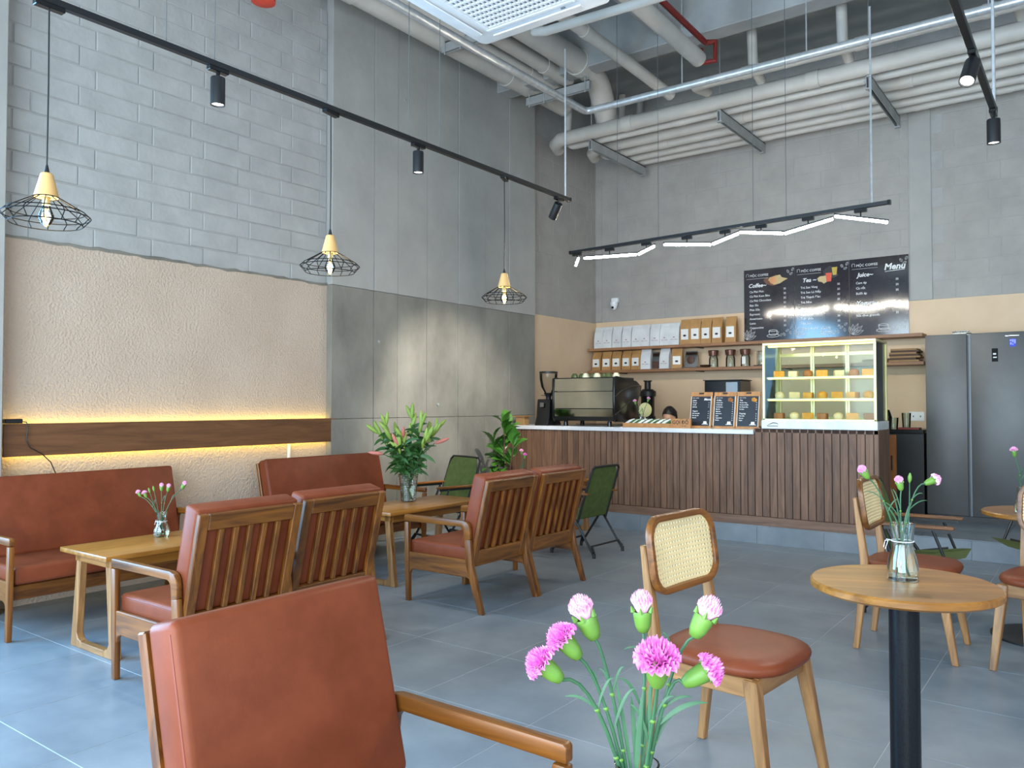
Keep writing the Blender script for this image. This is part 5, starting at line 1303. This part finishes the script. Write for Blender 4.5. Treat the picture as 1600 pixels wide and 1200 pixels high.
# --- vase on the near round table
RV = Vector((-.528, 2.834, .73)); gR = 'carnations on the near round table'
vase('clear glass jar vase with twine bow on the near round table', RV, jar_prof, .11, 'carnation vases', ribbon=(.128, .034))
rb = lambda dx, dy: (RV.x + dx, RV.y + dy, RV.z + .015)
carnation(rb(.012, .01), (-.570, 2.800, .970), (-.613, 2.760, 1.060), (-.630, 2.746, 1.092), .038, .55, M_pale, 'pink carnation highest on the left of the near round table vase', gR, [(.6, -.05, -.04, .03, .006), (.5, .03, .02, .04, .006)], 3, .0022)
carnation(rb(0, .008), (-.531, 2.825, .940), (-.528, 2.824, 1.022), (-.534, 2.819, 1.057), .036, .5, M_pale, 'pale pink carnation upright in the middle of the near round table vase', gR, [(.6, -.022, -.015, .07, .006), (.5, -.05, -.04, .06, .006)], 4, .0022)
carnation(rb(-.012, -.008), (-.505, 2.845, .975), (-.466, 2.870, 1.043), (-.436, 2.892, 1.059), .044, .8, M_pale, 'open pink carnation leaning right on the near round table', gR, [(.5, .05, .04, .03, .006), (.62, .03, .02, .02, .006)], 7, .0022)
bud_stem(rb(.004, -.008), (-.506, 2.84, 1.050), 'closed green carnation bud on the near round table', gR)
for k, (ex, ey, ez) in enumerate(((-.03, -.02, .30), (.03, .02, .26), (-.06, -.045, .25))):
    o = blade(bez((RV.x, RV.y, RV.z + .13), (RV.x + ex * .3, RV.y + ey * .3, RV.z + .24), (RV.x + ex, RV.y + ey, RV.z + ez), 7), .008).build('carnation_leaf', M_stem, smooth=60, fix=False)
    tag(o, ['tall narrow leaf left', 'narrow leaf right', 'drooping narrow leaf far left'][k] + ' in the near round table vase', 'leaf', 'loose leaves on the near round table')
# --- vase on the table beside the left bench
TV = Vector((-4.395, 2.507, .535)); gT = 'carnations beside the left bench'
vase('small round bellied glass vase on the table beside the left bench', TV, [(r * .98, z * .85) for r, z in bulb_prof], .075, 'carnation vases', ribbon=(.088, .030))
tb_ = lambda dx, dy: (TV.x + dx, TV.y + dy, TV.z + .012)
for k, (h, s, op, mt_, lb) in enumerate((((-4.505, 2.416, .806), .034, .7, M_pale, 'pale pink carnation far left in the vase beside the left bench'), ((-4.474, 2.440, .800), .036, .85, M_pale, 'pink carnation second from left in the vase beside the left bench'),
        ((-4.389, 2.501, .844), .034, .4, M_pale, 'white pink carnation bud upright in the vase beside the left bench'), ((-4.354, 2.527, .840), .034, .4, M_pale, 'white pink carnation bud right of centre in the vase beside the left bench'), ((-4.276, 2.585, .858), .036, .45, M_pale, 'pale carnation leaning far right in the vase beside the left bench'))):
    h = Vector(h); b = Vector(tb_(-(h.x - TV.x) * .12, -(h.y - TV.y) * .12)); nk = b.lerp(h, .86) + Vector((0, 0, -.004)); md = b.lerp(h, .5) + Vector((-(h.x - TV.x) * .12, -(h.y - TV.y) * .12, .02))
    carnation(b, md, nk, h, s, op, mt_, lb, gT, [(.6, .02 * (-1) ** k, .015, .04, .005)], 3 + k % 3, .0020)
for k, (x, y, z) in enumerate(((-4.445, 2.462, .79), (-4.425, 2.476, .80))): bud_stem(tb_(.005 * k, 0), (x, y, z), ['left', 'right'][k] + ' small closed bud in the vase beside the left bench', gT)
# --- far small vase behind the armchairs, and one at the right edge, and one on the counter
for (loc, lb, hs, gg) in (((-4.46, 6.16, .535), 'small glass vase behind the middle armchairs', (((-4.466, 6.165, .855), 'pale'), ((-4.44, 6.186, .812), 'deep pink')), 'carnations behind the armchairs'),
                          ((-.365, 5.231, .70), 'glass vase at the right edge on the far round table', (((-.400, 5.205, 1.050), 'pink'), ((-.30, 5.28, 1.10), 'pale pink')), 'carnations on the far round table'),
                          ((-3.98, 7.68, ZK), 'small glass vase of carnations on the counter beside the espresso machine', (((-4.03, 7.64, 1.33), 'pale'), ((-3.90, 7.70, 1.36), 'soft pink')), 'carnations on the counter')):
    L = Vector(loc); vase(lb, L, [(r * .9, z * .85) for r, z in bulb_prof], .07, 'carnation vases')
    for k, (h, cn) in enumerate(hs):
        h = Vector(h); b = L + Vector((0, .006 * k, .014)); nk = b.lerp(h, .88)
        carnation(b, b.lerp(h, .5) + Vector((.01 * (-1) ** k, 0, .01)), nk, h, .046, .75, (M_pale, M_pink)[k if 'behind' in lb else 0], cn + ' carnation in the ' + lb.replace('small ', '').replace(' of carnations', ''), gg, [(.5, .04 * (-1) ** k, .02, .05, .008), (.4, -.03, .02, .06, .008), (.6, .03, -.03, .03, .008)], 3 + k, .0025)

# ================================================================== LILIES
LV = Vector((-4.421, 4.578, .535)); gL = 'lily stems in the ribbed vase'
vase('tall ribbed glass vase of lilies on the low table', LV, [(.052, 0), (.058, .005), (.060, .06), (.070, .16), (.078, .215)], .14, 'lily vase', ribs=13)
budm = {}
for nm, mt_ in (('g', M_bud), ('p', M_budpink)):
    me = MB().lathe([(.003, 0), (.010, .012), (.015, .04), (.0155, .07), (.011, .10), (.003, .122)], 12).mesh('bud', smooth=50); me.materials.append(mt_); budm[nm] = me
lleaf = blade(bez((0, 0, 0), (.05, 0, .035), (.135, 0, -.01), 8), .028).mesh('leaf', smooth=60, fix=False); lleaf.materials.append(M_leaflily)
random.seed(21)
cr = Vector((.803, .596, 0)); cf = Vector((-.596, .803, 0))
lil = [(-.245, .05, .53, 'g'), (-.17, -.06, .60, 'g'), (-.10, .09, .50, 'g'), (-.03, -.08, .50, 'p'), (.02, .05, .65, 'g'), (.10, .0, .60, 'g'), (.16, -.08, .50, 'g'), (.215, .04, .57, 'g'), (-.07, -.09, .44, 'p'), (.14, .10, .53, 'g')]
pos_ = ['leaning far left', 'left with tall buds', 'left of centre at the back', 'with a pink bud left of centre', 'tallest at the top centre', 'right of centre', 'right of centre in front', 'leaning far right', 'low with a dark pink bud', 'right at the back']
for k, (u, v, h, c) in enumerate(lil):
    tip = cr * u + cf * v + Vector((0, 0, h)); b = cr * (-u * .12) + cf * (-v * .12) + Vector((0, 0, .014))
    t = thing('lily_stem', 'green lily stem ' + pos_[k] + ' in the ribbed vase', 'flower', LV, 0, gL)
    pts = bez(b, Vector((tip.x * .28, tip.y * .28, .30)), tip, 10); MB().tube(pts, .0042, 7).build('stem', M_leaflily, t)
    for j in range(22):
        f = .36 + .56 * j / 22; p = pts[int(f * 10)].lerp(pts[min(10, int(f * 10) + 1)], f * 10 % 1)
        o = link('leaf', lleaf, None, t, p, (0, R(random.uniform(-38, 22)), random.uniform(0, 6.28))); s = random.uniform(.65, 1.1); o.scale = (s, s, s)
    for j in range(5):
        d = (tip - pts[-3]).normalized() + Vector((random.uniform(-.6, .6), random.uniform(-.6, .6), random.uniform(-.05, .4)))
        o = link('bud', budm[c if j == 0 else 'g'], None, t, pts[-1 - j % 3]); o.rotation_mode = 'QUATERNION'; o.rotation_quaternion = orient(d).to_quaternion(); s = random.uniform(.75, 1.1); o.scale = (s * 1.1, s * 1.1, s)
for k, (u, v, z, lb) in enumerate(((-.27, -.04, .375, 'drooping pink lily bud at the far left'), (.285, .02, .455, 'drooping pink lily bud at the far right'))):
    t = thing('lily_stem', lb + ' of the ribbed vase', 'flower', LV, 0, gL); e = cr * u * .72 + cf * v + Vector((0, 0, z))
    pts = bez((0, 0, .02), (0, 0, .30), e, 9); MB().tube(pts, .0035, 7).build('stem', M_leaflily, t)
    o = link('bud', budm['p'], None, t, e); o.rotation_mode = 'QUATERNION'; o.rotation_quaternion = orient(cr * u + Vector((0, 0, .03 if k == 0 else .10))).to_quaternion()

# ================================================================== FIDDLE LEAF PLANT
pl = thing('potted_plant', 'broad leaved green plant between concrete wall and counter', 'plant', (-5.20, 6.86, 0))
MB().lathe([(.10, 0), (.13, .02), (.165, .30), (.172, .33), (.16, .33), (.15, .30)], 32).build('pot', M_pots, pl, smooth=40)
MB().lathe([(.01, .30), (.15, .302)], 24).build('soil', M_beans, pl)
stems = [[(0, 0, .30), (-.02, .0, .66), (.0, .02, 1.02)], [(.02, .02, .30), (.06, .02, .60), (.10, .04, .86)], [(-.02, 0, .30), (-.07, -.02, .60), (-.10, -.05, .86)]]
for s in stems: MB().tube(bez(*s, 8), [.012] * 4 + [.009] * 5, 8).build('trunk', M_beans, pl)
m = MB(); n, k = 12, 6
def lf(u, v):
    L = .235; w = .066 * (math.sin(math.pi * min(1, u ** .80)) ** .75 + .0) * (.62 + .55 * u)
    y = (v * 2 - 1) * w; x = L * u
    return (x, y, .07 * math.sin(u * 2.0) - .25 * u * u * .10 + .18 * abs(y) + .004 * math.sin(u * 40) * abs(y) / .06)
m.grid(lf, n, k)
bm_ = m.mesh('leaf', smooth=60, fix=False); bm_.materials.append(M_leaf)
vein = MB().tube([(.235 * u, 0, .07 * math.sin(u * 2.0) - .025 * u * u + .002) for u in [i / 8 for i in range(9)]], [.003 - .0025 * i / 8 for i in range(9)], 5).mesh('midrib', smooth=40); vein.materials.append(M_calyx)
random.seed(5)
for i in range(58):
    k_ = (0, 0, 1, 2)[i % 4]; s = stems[k_]; f = 1.0 if i < 8 else .35 + .63 * ((i * .618) % 1.0)
    p = bez(*s, 20)[int(f * 20)]
    up = -58 if i < 4 else (-34 if i < 8 else -44 * f + 40 * (1 - f) + random.uniform(-16, 16))
    o = link('leaf', bm_, None, pl, p, (R(random.uniform(-30, 30)), R(up), i * 2.399)); sc = random.uniform(.75, 1.05) * (.85 + .15 * f); o.scale = (sc, sc * 1.15, sc)
    link('midrib', vein, None, o)
for o in bpy.data.objects:
    if o.name.split('.')[0] in ('lettering', 'line_drawing', 'sticker_print', 'brand_mark', 'panel_icons', 'cane_weave', 'wire_cage', 'grille', 'filament', 'cup_drawing', 'drink_picture', 'twine_bow'): o['kind'] = 'stuff'
